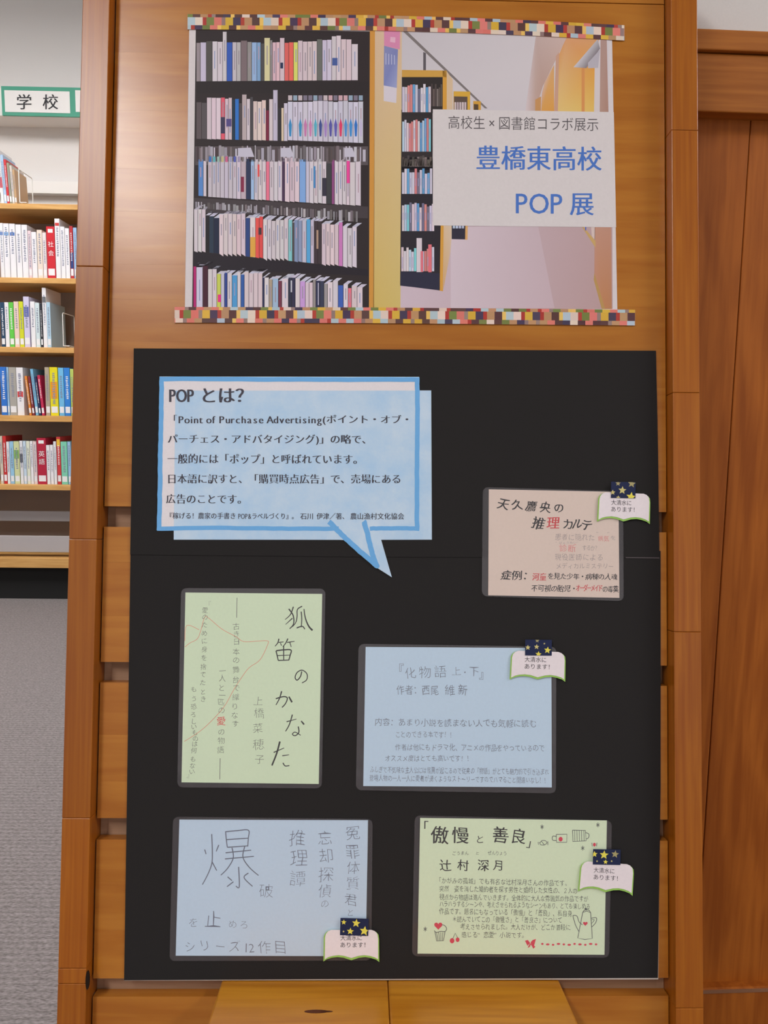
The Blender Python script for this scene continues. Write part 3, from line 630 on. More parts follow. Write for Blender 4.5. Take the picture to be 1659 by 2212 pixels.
# 1 cream card
C1 = crop(1030, 1030, 4.254)
k1 = card('laminated_card', 'cream laminated card with black and red brush lettering, right edge of the black paper', [(1043, 1052), (1346, 1061), (1347.5, 1298.5), (1041, 1288)], [(1056, 1057), (1336, 1062.5), (1338, 1291.5), (1054.7, 1286)], (212, 193, 182))
def f(mb, m):
    for ch, x, y, s in (('天', 245, 250, 112), ('久', 372, 255, 108), ('鷹', 502, 268, 104), ('央', 630, 280, 104), ('の', 752, 282, 98), ('', 0, 0, 0), ('推', 567, 425, 122), ('', 0, 0, 0), ('カ', 838, 432, 106), ('ル', 925, 432, 104), ('テ', 1012, 442, 112)):
        stamp(mb, m, ch, x, y, s, rot=R.uniform(-.04, .10), slant=.10, wob=.04, stamps=(-.015, .02), off=.0)
    line(mb, m, '症例：', 218, 520, 902, 908, 92, slant=.1, stamps=(0, .025), jit=.06)
    line(mb, m, 'を見た少年・病棟の人魂', 650, 1292, 912, 920, 62, sx=1.0, slant=.1, stamps=(0, .02), jit=.08)
    line(mb, m, '不可視の胎児・', 500, 920, 1022, 1026, 66, sx=.95, slant=.1, stamps=(0, .02), jit=.08)
    line(mb, m, 'の毒薬', 1152, 1302, 1028, 1034, 66, sx=.8, slant=.1, stamps=(0, .02), jit=.08)
words(k1, C1, 'brush_lettering', (46, 44, 46), f)
def f(mb, m):
    stamp(mb, m, '理', 702, 422, 122, slant=.1, stamps=(-.015, .02))
    line(mb, m, '河童', 508, 640, 918, 920, 74, slant=.1, stamps=(0, .025, .04)); line(mb, m, 'オーダーメイド', 912, 1152, 1020, 1022, 70, sx=.62, slant=.1, stamps=(0, .04))
words(k1, C1, 'red_lettering', (196, 66, 70), f, 'red brush lettering')
def f(mb, m):
    line(mb, m, '患者に隠れた', 715, 1085, 552, 556, 66, sx=.9, **PEN); line(mb, m, 'を', 1225, 1285, 560, 560, 50, **PEN); line(mb, m, 'するか？', 970, 1125, 655, 655, 56, sx=.8, **PEN)
    line(mb, m, '現役医師による', 712, 1165, 738, 740, 68, sx=.92, **PEN); line(mb, m, 'メディカルミステリー', 725, 1262, 818, 822, 56, **PEN)
    line(mb, m, '“　”', 1095, 1245, 520, 522, 40, **PEN); line(mb, m, '“びょうめい”', 720, 950, 606, 606, 24, **PEN)
words(k1, C1, 'pencil_lettering', (158, 144, 142), f, 'faint grey pencil lettering')
words(k1, C1, 'pale_red_lettering', (212, 140, 136), lambda mb, m: (line(mb, m, '病気', 1112, 1218, 566, 568, 58, jit=.08), line(mb, m, '診断', 755, 912, 655, 660, 76, jit=.08)), 'pale red lettering')
# 2 tall green card
C2 = crop(370, 1260, 4.74)
k2 = card('laminated_card', 'tall pale green laminated card with vertical brush title and faint fox outline', [(391, 1270.5), (703, 1271.6), (695, 1703), (382.7, 1701)], [(400.6, 1280), (696, 1283), (688.6, 1693.5), (392, 1690)], (204, 220, 190))
def f(mb, m):
    for wd, tp, pts in (
        (11, .5, [(1250, 240), (1220, 320), (1165, 372)]), (12, .3, [(1203, 262), (1248, 330), (1252, 415), (1212, 466)]), (10, .5, [(1240, 358), (1170, 422)]),
        (10, .3, [(1340, 235), (1292, 268), (1288, 340), (1275, 400), (1240, 445)]), (10, .2, [(1330, 290), (1336, 370), (1330, 450)]), (11, .2, [(1284, 458), (1340, 440), (1368, 470)]), (8, -1.0, [(1358, 262), (1374, 360), (1408, 440), (1446, 482)]),
        (11, .4, [(1102, 568), (1090, 610), (1062, 645)]), (9, .3, [(1098, 606), (1150, 600)]), (8, .2, [(1118, 612), (1130, 640)]), (11, .4, [(1194, 566), (1172, 612), (1142, 650)]), (9, .3, [(1186, 606), (1262, 594)]), (8, .2, [(1214, 606), (1228, 652)]),
        (11, .2, [(1072, 690), (1084, 740), (1096, 792)]), (12, .2, [(1076, 690), (1150, 682), (1226, 684), (1216, 740), (1204, 786)]), (8, .3, [(1086, 740), (1214, 735)]), (10, .2, [(1096, 790), (1208, 786)]), (10, .2, [(1150, 640), (1151, 786)]),
        (10, .2, [(1336, 902), (1322, 955), (1288, 992), (1268, 962), (1290, 912), (1340, 890), (1388, 926), (1386, 988), (1338, 1020)]),
        (11, .2, [(1070, 1182), (1150, 1160), (1188, 1176), (1170, 1230), (1134, 1272)]), (12, .4, [(1130, 1105), (1108, 1178), (1072, 1246)]), (12, -.3, [(1204, 1160), (1236, 1218)]),
        (9, .4, [(1180, 1418), (1282, 1390)]), (11, .3, [(1240, 1345), (1208, 1448), (1170, 1516)]), (11, -.3, [(1330, 1410), (1360, 1446)]), (10, .3, [(1300, 1466), (1306, 1526), (1270, 1560), (1240, 1546), (1268, 1524), (1325, 1556)]),
        (10, .4, [(1048, 1732), (1156, 1686)]), (15, .1, [(1112, 1620), (1078, 1745), (1030, 1866)]), (9, .4, [(1136, 1766), (1206, 1756)]), (10, .2, [(1143, 1838), (1166, 1870), (1210, 1866)])):
        stroke(mb, m, pts, wd * 1.15, tp, lay=R.uniform(0, .6))
words(k2, C2, 'brush_title', (52, 54, 50), f)
def f(mb, m):
    for ch, x, y, s in (('上', 890, 1205, 104), ('橋', 900, 1330, 112), ('菜', 886, 1482, 108), ('穂', 893, 1650, 122), ('子', 905, 1800, 104)): stamp(mb, m, ch, x, y, s, off=-.015, rot=R.uniform(-.08, .08), wob=.03)
    mb.new()
    for ch, x, y in zip('古き日本の舞台で織りなす', (665, 665, 668, 666, 665, 662, 658, 665, 660, 650, 650, 655), (440, 522, 596, 700, 786, 885, 985, 1070, 1165, 1262, 1350, 1440)): stamp(mb, m, ch, x, y, 76, off=-.010, rot=R.uniform(-.1, .1), wob=.035)
    mb.new()
    for ch, x, y in zip('一人と一匹の　の物語', (525, 522, 515, 518, 510, 515, 0, 515, 512, 505), (895, 972, 1070, 1145, 1215, 1300, 0, 1520, 1610, 1705)): stamp(mb, m, ch, x, y, 76, off=-.010, rot=R.uniform(-.1, .1), wob=.035)
    mb.new()
    for ch, x, y in zip('『愛のために身を捨てたとき', (375, 345, 345, 340, 340, 338, 340, 335, 328, 325, 322, 325, 326), (212, 275, 345, 425, 510, 590, 675, 765, 855, 935, 1015, 1110, 1185)): stamp(mb, m, ch, x, y, 66, off=-.008, rot=R.uniform(-.1, .1), wob=.035)
    mb.new()
    for ch, x, y in zip('もう恐ろしいものは何もない』', (230, 232, 230, 226, 228, 232, 242, 246, 238, 230, 222, 216, 212, 190), (1085, 1180, 1262, 1345, 1415, 1468, 1530, 1590, 1645, 1712, 1800, 1868, 1928, 1968)): stamp(mb, m, ch, x, y, 64, off=-.006, rot=R.uniform(-.1, .1), wob=.035)
    mb.new(); stroke(mb, m, [(673, 148), (670, 352)], 6, 0); mb.new(); stroke(mb, m, [(500, 1792), (496, 2008)], 6, 0)
words(k2, C2, 'pencil_lettering', (112, 118, 104), f, 'grey vertical pencil lettering')
def f(mb, m):
    stroke(mb, m, [(140, 652), (190, 612), (265, 570), (300, 490), (340, 352), (382, 356), (520, 470), (660, 545), (740, 596), (880, 592), (985, 590), (986, 630), (910, 782), (800, 862), (730, 950), (640, 1090), (550, 1250), (440, 1380), (300, 1510), (132, 1620)], 5.5, 0)
    stroke(mb, m, [(138, 590), (158, 432), (285, 476)], 5.5, 0)
words(k2, C2, 'fox_outline', (214, 150, 122), f, 'thin orange outline of a fox head')
words(k2, C2, 'red_letter', (210, 98, 92), lambda mb, m: stamp(mb, m, '愛', 510, 1410, 96, stamps=(0, .02)), 'single red letter')
# 3 blue card with pencil writing
C3b = crop(760, 1370, 3.456)
k3 = card('laminated_card', 'light blue laminated card filled with small grey pencil writing, at middle right', [(774.5, 1391), (1202, 1397), (1201, 1714), (768.7, 1707)], [(789.8, 1397.5), (1191, 1400), (1192, 1701), (784.6, 1698)], (184, 205, 224))
def f(mb, m):
    kw = dict(off=-.004, jit=.10)
    stamp(mb, m, '『', 345, 262, 90, off=.0); stamp(mb, m, '』', 990, 300, 84, off=.0)
    for ch, x, y, s in (('化', 437, 290, 88), ('物', 545, 285, 98), ('語', 660, 278, 98), ('上', 780, 275, 74), ('・', 845, 284, 60), ('下', 913, 276, 78)): stamp(mb, m, ch, x, y, s, off=-.012, rot=R.uniform(-.06, .06), wob=.03)
    line(mb, m, '作者：西尾', 332, 650, 415, 418, 78, sx=.8, **kw); line(mb, m, '維新', 688, 875, 415, 416, 84, sx=.9, **kw)
    line(mb, m, '内容：あまり小説を読まない人でも気軽に読む', 172, 1380, 655, 668, 62, **kw)
    line(mb, m, 'ことのできる本です！！', 322, 770, 748, 750, 54, **kw)
    line(mb, m, '作者は他にもドラマ化、アニメの作品をやっているので', 322, 1440, 842, 850, 56, **kw)
    line(mb, m, 'オススメ度はとても高いです！！', 245, 900, 925, 928, 52, **kw)
    line(mb, m, 'ふしぎで不気味な主人公には怪異が起こるので従来の「物語」がとても魅力的で引き込まれ', 135, 1472, 1010, 1028, 52, **kw)
    line(mb, m, '登場人物の一人一人に愛着が湧くようなストーリーですのでハマること間違いなし！！', 130, 1468, 1072, 1090, 52, **kw)
words(k3, C3b, 'pencil_lettering', (120, 128, 144), f)
# 4 blue card with large character
C4b = crop(350, 1750, 3.386)
k4 = card('laminated_card', 'light blue laminated card with one very large pencilled character, bottom left of the black paper', [(373.6, 1765), (805, 1770), (802, 2075), (366, 2076)], [(387.5, 1770.7), (795, 1772), (790, 2065.5), (379.5, 2064.5)], (186, 205, 226))
def f(mb, m):
    for wd, pts in ((8, [(312, 288), (322, 322)]), (8, [(415, 255), (396, 302)]), (8, [(363, 175), (368, 300), (364, 390), (335, 470), (295, 545)]), (8, [(367, 380), (400, 442)]),
        (8, [(465, 155), (470, 215), (478, 272)]), (8, [(465, 158), (550, 150), (632, 147), (631, 205), (627, 266)]), (8, [(470, 216), (628, 205)]), (8, [(478, 272), (630, 261)]),
        (8, [(465, 312), (652, 293)]), (8, [(460, 357), (672, 338)]), (8, [(512, 275), (521, 350), (480, 425), (430, 476)]), (8, [(605, 265), (592, 345), (640, 420), (706, 478)]),
        (8, [(560, 415), (565, 560), (540, 555)]), (8, [(480, 488), (512, 516)]), (8, [(522, 524), (475, 560)]), (8, [(632, 460), (600, 494), (662, 558)])):
        stroke(mb, m, pts, wd, .15, lay=R.uniform(0, .6), smooth=len(pts) > 2)
    mb.new(); stamp(mb, m, '破', 762, 590, 112, off=-.02); mb.new()
    for ch, x, y, s in (('を', 230, 822, 78), ('止', 372, 800, 132), ('め', 515, 832, 68), ('ろ', 600, 836, 68),
        ('', 0, 0, 0), ('シ', 205, 998, 86), ('リ', 310, 990, 92), ('ー', 425, 998, 80), ('ズ', 530, 995, 92), ('1', 617, 1000, 100), ('2', 655, 1005, 92), ('作', 750, 1002, 104), ('目', 866, 1000, 108),
        ('', 0, 0, 0), ('冤', 1395, 165, 112), ('罪', 1393, 303, 110), ('体', 1398, 420, 104), ('質', 1395, 535, 106), ('君', 1382, 655, 100), ('と', 1378, 750, 62),
        ('', 0, 0, 0), ('忘', 1190, 205, 112), ('却', 1200, 335, 118), ('探', 1200, 470, 122), ('偵', 1190, 590, 106), ('の', 1190, 685, 66),
        ('', 0, 0, 0), ('推', 990, 205, 128), ('理', 1002, 350, 138), ('譚', 990, 500, 126)):
        stamp(mb, m, ch, x, y, s, off=-.018, rot=R.uniform(-.05, .05), wob=.03)
words(k4, C4b, 'pencil_lettering', (104, 110, 128), f)
# 5 green card with drawings
C5b = crop(870, 1750, 3.19)
k5 = card('laminated_card', 'pale green laminated card with small drawings of teapot, cupcake, cherries and bow, at bottom right', [(896, 1762), (1322, 1773), (1316, 2069), (890, 2066)], [(907.6, 1767), (1311, 1772.6), (1305.7, 2062.5), (902, 2060)], (208, 222, 192))
def f(mb, m):
    for ch, x, y, s in (('「', 135, 112, 84), ('傲', 255, 172, 128), ('慢', 397, 172, 122), ('と', 532, 202, 62), ('善', 672, 170, 118), ('良', 797, 180, 112), ('」', 892, 226, 74), ('', 0, 0, 0), ('辻', 295, 380, 86), ('村', 416, 380, 80), ('深', 555, 380, 84), ('月', 660, 380, 76)):
        stamp(mb, m, ch, x, y, s, rot=R.uniform(-.05, .05), slant=.08, wob=.03, stamps=(-.008, .012) if s > 70 else (0,))
words(k5, C5b, 'ink_lettering', (58, 58, 56), f)
def f(mb, m):
    kw = dict(off=-.004, jit=.10)
    line(mb, m, 'ごうまん', 340, 455, 298, 296, 30, **kw); line(mb, m, 'と', 500, 530, 298, 298, 24, **kw); line(mb, m, 'ぜんりょう', 585, 718, 295, 297, 32, **kw)
    line(mb, m, '「かがみの孤城」でも有名な辻村深月さんの作品です。', 228, 1155, 484, 504, 46, **kw)
    line(mb, m, '突然　姿を消した婚約者を探す男性と婚約した女性の、２人の', 252, 1205, 540, 555, 46, **kw)
    line(mb, m, '視点から物語は進んでいきます。全体的に大人な雰囲気の作品ですが', 252, 1280, 598, 612, 46, **kw)
    line(mb, m, 'ハラハラするシーンや、考えさせられるようなシーンもあり、とても楽しめる', 252, 1292, 645, 662, 46, **kw)
    line(mb, m, '作品です。題名にもなっている「傲慢」と「善良」、私自身', 252, 1168, 696, 712, 48, **kw)
    line(mb, m, '＊読んでいてこの「傲慢さ」と「善良さ」について', 340, 1100, 750, 758, 46, **kw)
    line(mb, m, '考えさせられました。大人だけが、どこか普段に', 396, 1158, 802, 808, 46, **kw)
    line(mb, m, '感じる“恋愛”小説です。', 402, 860, 858, 862, 46, **kw)
words(k5, C5b, 'small_lettering', (92, 96, 88), f)
def f(mb, m):
    L = lambda pts, w=4.5, s=False: stroke(mb, m, pts, w, 0, smooth=s, lay=R.uniform(0, .5))
    for x, y in ((960, 116), (1345, 102), (1240, 262), (155, 820)):
        mb.new(); L([(x, y - 16), (x, y + 16)]); L([(x - 11, y - 8), (x + 11, y + 8)]); L([(x - 11, y + 8), (x + 11, y - 8)])
    mb.new(); L([(1058, 168), (1131, 166), (1130, 222), (1060, 222), (1058, 168)]); L([(1058, 182), (1034, 180), (1032, 205), (1058, 210)], 4.5, True)
    mb.new(); L([(1170, 138), (1258, 140), (1264, 212), (1172, 216), (1170, 138)])
    for k in range(5): L([(1184 + k * 16, 140), (1186 + k * 16, 214)], 3.5)
    L([(1260, 155), (1282, 165), (1280, 190), (1262, 200)], 4.5, True)
    mb.new(); L([(945, 226), (960, 210), (985, 212), (992, 228), (975, 240), (950, 238), (945, 226)], 4, True); L([(945, 226), (932, 220), (936, 238)], 4); L([(992, 228), (1000, 215), (1000, 240)], 4); L([(955, 214), (975, 238)], 4)
    mb.new(); L([(1302, 225), (1306, 250)], 4); L([(1338, 225), (1335, 250)], 4)
    mb.new(); L([(1240, 705), (1268, 695), (1295, 708), (1306, 884), (1255, 892), (1206, 882), (1240, 705)]); L([(1240, 705), (1252, 690), (1280, 688), (1295, 708)], 4.5, True); disc(mb, m, 1262, 682, 8, 8)
    L([(1238, 790), (1215, 770), (1200, 730), (1172, 726)], 4.5, True); L([(1172, 726), (1190, 790), (1215, 838)], 4.5, True); L([(1298, 745), (1334, 742), (1330, 775), (1302, 806)], 4.5, True)
    L([(1302, 755), (1320, 756), (1303, 780)], 3.5, True)
    mb.new(); L([(222, 838), (234, 902), (280, 900), (292, 834)]); L([(216, 830), (232, 842), (262, 836), (292, 836), (302, 815), (288, 795), (268, 790)], 4.5, True)
    for k in range(4): L([(234 + k * 14, 842), (242 + k * 10, 900)], 3.5)
    mb.new(); L([(345, 885), (362, 848), (378, 880)], 4)
words(k5, C5b, 'pen_drawings', (92, 96, 92), f, 'small grey line drawings')
def f(mb, m):
    heart(mb, m, 245, 796, 30); mb.new(); heart(mb, m, 1258, 782, 17); mb.new(); disc(mb, m, 1088, 200, 14, 16); mb.new(); disc(mb, m, 1321, 238, 10, 13); mb.new(); disc(mb, m, 340, 900, 16, 18); mb.new(); disc(mb, m, 378, 893, 13, 16)
    mb.new(); mb.poly([m(842, 900, 0), m(860, 935, 0), m(878, 915, 0), m(862, 895, 0)]); mb.poly([m(880, 912, 0), m(905, 935, 0), m(918, 888, 0), m(895, 895, 0)])
    mb.poly([m(876, 918, .4), m(860, 950, .4), m(876, 942, .4), m(884, 920, .4)]); mb.poly([m(880, 920, .4), m(900, 955, .4), m(914, 942, .4), m(890, 915, .4)])
    mb.new()
    for k in range(11): disc(mb, m, 962 + k * 37, 922 + (k % 3) * 3, 9 + (k % 2) * 4, 7, n=8)
words(k5, C5b, 'red_drawings', (206, 66, 84), f, 'red hearts, cherries and bow')

# ------------------------------------------------------------------ open-book tags and starry tape
def tag(x0, y0, x1, y1, rot, where, tx, ty, tw, dy, tape, stars, dim=()):
    w_, h_ = x1 - x0, y1 - y0; cx, cy = (x0 + x1) / 2, (y0 + y1) / 2; cr, sr = math.cos(rot), math.sin(rot)
    def T(u, v):
        X, Y = (u - .5) * w_, (v - .5) * h_; return (cx + X * cr - Y * sr, cy + X * sr + Y * cr)
    s = Sheet('book_tag', cx, y1, 0, 'white open book shaped tag with green edge ' + where, 'tag', 'open book tags on the cards')
    bot = [(.0, 1.0), (.06, .93), (.15, .88), (.25, .86), (.36, .88), (.5, .96), (.64, .88), (.75, .86), (.85, .89), (.94, .94), (1.0, 1.02)]
    top = [(.995, .30), (.985, .16), (.95, .08), (.90, .04), (.82, .02), (.5, .02), (.12, .02), (.07, .05), (.03, .12), (.008, .22)]
    s.sheet('green_cover', [T(*p) for p in bot + top], 0.0034, 0.0040, paint(146, 190, 92))
    bot2 = [(.025, .93), (.09, .86), (.17, .82), (.27, .80), (.37, .82), (.5, .89), (.63, .82), (.73, .80), (.83, .82), (.92, .87), (.978, .93)]
    top2 = [(.978, .28), (.962, .12), (.92, .04), (.86, .0), (.5, .0), (.14, .0), (.08, .05), (.045, .13), (.03, .24)]
    s.sheet('white_pages', [T(*p) for p in bot2 + top2], 0.0041, 0.0045, paint(222, 212, 216))
    mb = Multi(); mf = s.at(0.0046)
    line(mb, mf, '大清水に', tx, tx + tw * .8, ty, ty + tw * .8 * rot, 12.5, off=.0); line(mb, mf, 'あります！', tx - 1, tx + tw + 3, ty + dy, ty + dy + tw * rot, 12.5, off=.0)
    mb.build('lettering', paint(60, 54, 58), s.root)
    ax0, ay0, ax1, ay1, ar = tape
    t = Sheet('star_tape', (ax0 + ax1) / 2, ay1, 0, 'dark blue starry tape above the tag ' + where, 'tape', 'starry tapes on the tags')
    mx, my = (ax0 + ax1) / 2, (ay0 + ay1) / 2; c2, s2 = math.cos(ar), math.sin(ar)
    def TT(u, v):
        X, Y = (u - .5) * (ax1 - ax0), (v - .5) * (ay1 - ay0); return (mx + X * c2 - Y * s2, my + X * s2 + Y * c2)
    t.sheet('tape_piece', [TT(0, 1), TT(1, 1), TT(1, 0), TT(0, 0)], 0.0047, 0.0050, paint(32, 40, 74, 1.1))
    sm = Mesh(); mf2 = t.at(0.00508)
    for (u, v, r, br) in stars:
        col = A((216, 204, 84) if br > 1 else ((196, 184, 120) if br else (160, 150, 104)))
        # clip the star to the tape's rectangle
        pts = [(u * (ax1 - ax0) + (r if k % 2 == 0 else r * .45) * math.sin(-k * math.pi / 5 + .15 * u), v * (ay1 - ay0) - (r if k % 2 == 0 else r * .45) * math.cos(-k * math.pi / 5 + .15 * u)) for k in range(10)]
        pts = [(min(max(p[0], .3), ax1 - ax0 - .3), min(max(p[1], .3), ay1 - ay0 - .3)) for p in pts]
        sm.poly([mf2(*TT(p[0] / (ax1 - ax0), p[1] / (ay1 - ay0))) for p in pts], col)
    sm.build('star_print', M_INK, t.root)
tag(1291, 1065, 1405, 1129, .035, 'on the cream card', 1320, 1085, 56, 14.5, (1320, 1041, 1373, 1076, .02), [(.28, .1, 6, 0), (.84, .1, 9, 0), (.46, .52, 9, 1), (.07, .66, 6, 1), (.82, .92, 11, 2), (.3, .98, 5, 1)])
tag(1102, 1407, 1222, 1470, .03, 'on the pencil-written blue card', 1133, 1424, 60, 15, (1134.5, 1382, 1192, 1416, .01), [(.45, .05, 5, 0), (.1, .5, 6, 1), (.43, .45, 6, 1), (.84, .66, 8, 2), (.5, .92, 7, 2), (.72, .24, 2.5, 1)])
tag(698.5, 2009, 819.5, 2077, .0, 'on the blue card with the large character', 735, 2026, 60, 15, (735, 1984, 796, 2021, .03), [(.12, .24, 6, 2), (.56, .28, 9.5, 2), (.36, .76, 8, 2), (.86, .72, 11, 2), (.12, .78, 2.5, 1)])
tag(1251, 1864, 1369, 1930, .07, 'on the green card with drawings', 1282, 1879, 58, 15, (1281, 1835, 1340.5, 1868, .02), [(.05, .32, 7, 2), (.40, .36, 10, 2), (.80, .30, 8.5, 0), (.46, .82, 5.5, 2), (.15, .78, 2.5, 1), (.68, .76, 2.5, 1)])

# ------------------------------------------------------------------ bookcase
def pz(y, Y=YB): return depth(80, y, Y).z
def pxx(x, y, Y=YB): return depth(x, y, Y).x
BX0, BX1 = -2.35, -0.75
bc = empty('bookcase', Matrix.Translation(((BX0 + BX1) / 2, YB, 0)), 'long wooden bookcase full of study books, at the far left behind the stand', 'bookcase')
bo = bc.matrix_world.translation.copy()
def bp(name, x0, x1, y0, y1, z0, z1, mat, bev=0.002): return boxat(name, x0 - bo.x, x1 - bo.x, y0 - bo.y, y1 - bo.y, z0, z1, mat, bc, None, bev)
SH = [(440, 452), (600, 612), (750, 762), (898, 911), (1047, 1059), (1206, 1227)]
D = 0.28; M_BCK = plain('case_back', alb(150, 136, 128, 1.0), 0.8, 0.1); M_KICK = plain('kick_black', (0.02, 0.02, 0.02), 0.8, 0.1); M_GRY = plain('grey_steel', (0.40, 0.37, 0.37), 0.5, 0.3)
bev_top = pz(440)
for a, b in SH: bp('shelf', BX0 + 0.022, BX1 - 0.022, YB, YB + D, pz(b), pz(a), M_SHELF)
for x in (BX0, BX1 - 0.021): bp('side_panel', x, x + 0.021, YB, YB + D, 0, pz(440), M_SHELF)
bp('back_panel', BX0, BX1, YB + D, YB + D + 0.012, 0.0, pz(445), M_BCK)
bp('kick_board', BX0 + 0.022, BX1 - 0.022, YB + 0.05, YB + 0.066, 0.0, pz(1228) - 0.002, M_KICK)
bp('rack_rail', BX0 + 0.022, BX1 - 0.022, YB + 0.12, YB + 0.135, pz(1126, YB + .12), pz(1104, YB + .12), M_GRY)
bp('rack_rail', BX0 + 0.022, BX1 - 0.022, YB + 0.03, YB + 0.045, pz(1193, YB + .03), pz(1158, YB + .03), M_GRY)

GREEN = plain('sign_green', alb(80, 168, 142, 0.85), 0.45, 0.4)
# fascia with the section sign, and ledge behind the bookcase top
YS = YW - 0.16
tr1 = boxat('trim_1', -2.6, -0.6, YS + 0.012, YW, pz(249, YS), pz(189, YS), M_TRIMW); setp(tr1, kind='structure', label='white fascia carrying the section sign')
tr2 = boxat('trim_2', -2.6, -0.6, YW - 0.05, YW, pz(417, YW - .05), pz(391, YW - .05), M_TRIMW); setp(tr2, kind='structure', label='white ledge along the wall above the bookcase')
sx0 = pxx(5, 220, YS)
sg = empty('section_sign', Matrix.Translation((sx0, YS, pz(249, YS))), 'green framed section sign lettered 学校 above the bookcase', 'sign')
so = sg.matrix_world.translation.copy()
def spart(name, x0, x1, y0, y1, ya, yb, mat):
    mb = Mesh(); a = depth(x0, y1, YS) - so; b = depth(x1, y0, YS) - so; mb.box(a.x, b.x, ya, yb, a.z, b.z); return mb.build(name, mat, sg)
spart('frame', 5, 300, 192, 249, 0.0, 0.011, GREEN)
spart('label_card', 11.5, 150.5, 198, 242, -0.002, -0.0003, M_TRIMW); spart('label_card', 164, 296, 198, 242, -0.002, -0.0003, M_TRIMW)
mb = Multi(); mf = lambda px, py, lay=0: depth(px, py, YS - 0.003 - lay * 0.0003) - so
stamp(mb, mf, '学', 52, 220, 35, stamps=(-.012, .012)); mb.new(); stamp(mb, mf, '校', 109, 220, 35, stamps=(-.012, .012)); mb.build('lettering', plain('sign_black', (0.03, 0.03, 0.035), .5, .3), sg)

# ------------------------------------------------------------------ books
M_PAGE = plain('book_pages', (0.72, 0.68, 0.60), 0.85, 0.1); M_TAGW = plain('call_label', (0.74, 0.74, 0.76), 0.5, 0.3); M_TXT = plain('spine_text', (0.22, 0.24, 0.32), 0.5, 0.3)
M_TXTW = plain('spine_text_white', (0.75, 0.75, 0.75), 0.5, 0.3)
def bmat(rgb): return plain('book_%d_%d_%d' % rgb, tuple(min(.9, lin(v) * .92) for v in rgb), 0.4, 0.4)
ORD = ['first', 'second', 'third', 'fourth', 'fifth', 'sixth', 'seventh', 'eighth', 'ninth', 'tenth', 'eleventh', 'twelfth', 'thirteenth', 'fourteenth', 'fifteenth', 'sixteenth', 'seventeenth', 'eighteenth', 'nineteenth', 'twentieth', 'twenty-first', 'twenty-second']
def book(x0, x1, ytop, ybot, rgb, label, group, dep=0.17, tilt=0.0, inset=0.02, text=None, patch=None, tcol=None):
    Yf = YB + inset; ym = (ytop + ybot) / 2; p0 = depth(x0 + .25, ym, Yf); p1 = depth(x1 - .25, ym, Yf); ztop = depth(x0, ytop, Yf).z; w_ = max(0.006, p1.x - p0.x); zb = pz(ybot) + 0.0006; h_ = ztop - zb
    t = empty('book', Matrix.Translation((p0.x, Yf, zb)) @ Matrix.Rotation(tilt, 4, 'Y'), label, 'book', group)
    c = 0.0016
    cv = Mesh(); cv.box(0, w_, 0, c, 0, h_); cv.box(0, c, c, dep, 0, h_); cv.box(w_ - c, w_, c, dep, 0, h_); cv.build('cover', bmat(rgb), t)
    pg = Mesh(); pg.box(c, w_ - c, c, dep - 0.004, 0.003, h_ - 0.003); pg.build('pages', M_PAGE, t)
    lb = Mesh(); lb.box(w_ * .1, w_ * .9, -0.0006, -0.0001, h_ * .06, h_ * .19); lb.build('call_label', M_TAGW, t)
    dark = sum(rgb) < 420
    tx = Mesh()
    if text:
        for k, ch in enumerate(text):
            s = w_ * .72; vs, fs = glyph(ch, .0); i = len(tx.v)
            tx.v += [((x - .5) * s + w_ * .5, -0.0007, (y - .38) * s + h_ * (.66 - k * .17)) for x, y in vs]; tx.f += [tuple(i + q for q in f_) for f_ in fs]
        for k in (0, ):
            tx.box(w_ * .2, w_ * .8, -.0008, -.0002, h_ * .88, h_ * .95)
    else:
        z = h_ * R.uniform(.82, .93); zend = h_ * R.uniform(.25, .45); u_ = w_ * .2
        while z > zend:                                        # printed title, too small to read
            hh = min(w_ * R.uniform(.25, .5), .006); a_ = w_ * R.uniform(.28, .38); b_ = w_ * R.uniform(.6, .72)
            tx.box(a_, b_, -0.0007, -0.0002, z - hh * .7, z); z -= hh * R.uniform(1.0, 1.5)
    tx.build('spine_text', tcol or (M_TXTW if dark else M_TXT), t)
    if patch:
        pc = Mesh(); pc.box(w_ * .08, w_ * .92, -0.0005, -0.0001, h_ * patch[0], h_ * patch[1]); setp(pc.build('spine_patch', bmat(patch[2]), t), label='coloured spine patch')
    return t
WB, CR, GB = (232, 230, 234), (230, 214, 200), (196, 214, 230)
def shelf_row(group, where, C, items, ybot, extra=()):
    for i, it in enumerate(items):
        x0, x1, top, rgb, desc = it[:5]; kw = it[5] if len(it) > 5 else {}
        a = C(x0, top); b = C(x1, top)
        book(a[0], b[0], a[1], ybot, rgb, '%s, %s book from the left edge on the %s shelf' % (desc, ORD[i], where), group, **kw)
CA = crop(0, 0, 3.457); CBk = crop(0, 600, 3.253)
shelf_row('magazines on top of the bookcase', 'top', CA, [(2, 24, 1120, WB, 'white and red magazine', dict(dep=.12, tilt=-.05, patch=(.3, .5, (210, 50, 60)))), (26, 46, 1155, (170, 196, 226), 'pale blue magazine', dict(dep=.12, tilt=-.05)), (48, 66, 1190, (205, 48, 56), 'red thin magazine', dict(dep=.12, tilt=-.05)), (68, 86, 1215, (150, 150, 130), 'olive grey magazine', dict(dep=.12, tilt=-.05)), (88, 106, 1235, (206, 196, 188), 'beige magazine', dict(dep=.12, tilt=-.05)), (108, 124, 1265, (196, 160, 120), 'tan thin magazine', dict(dep=.12, tilt=-.05))], 440)
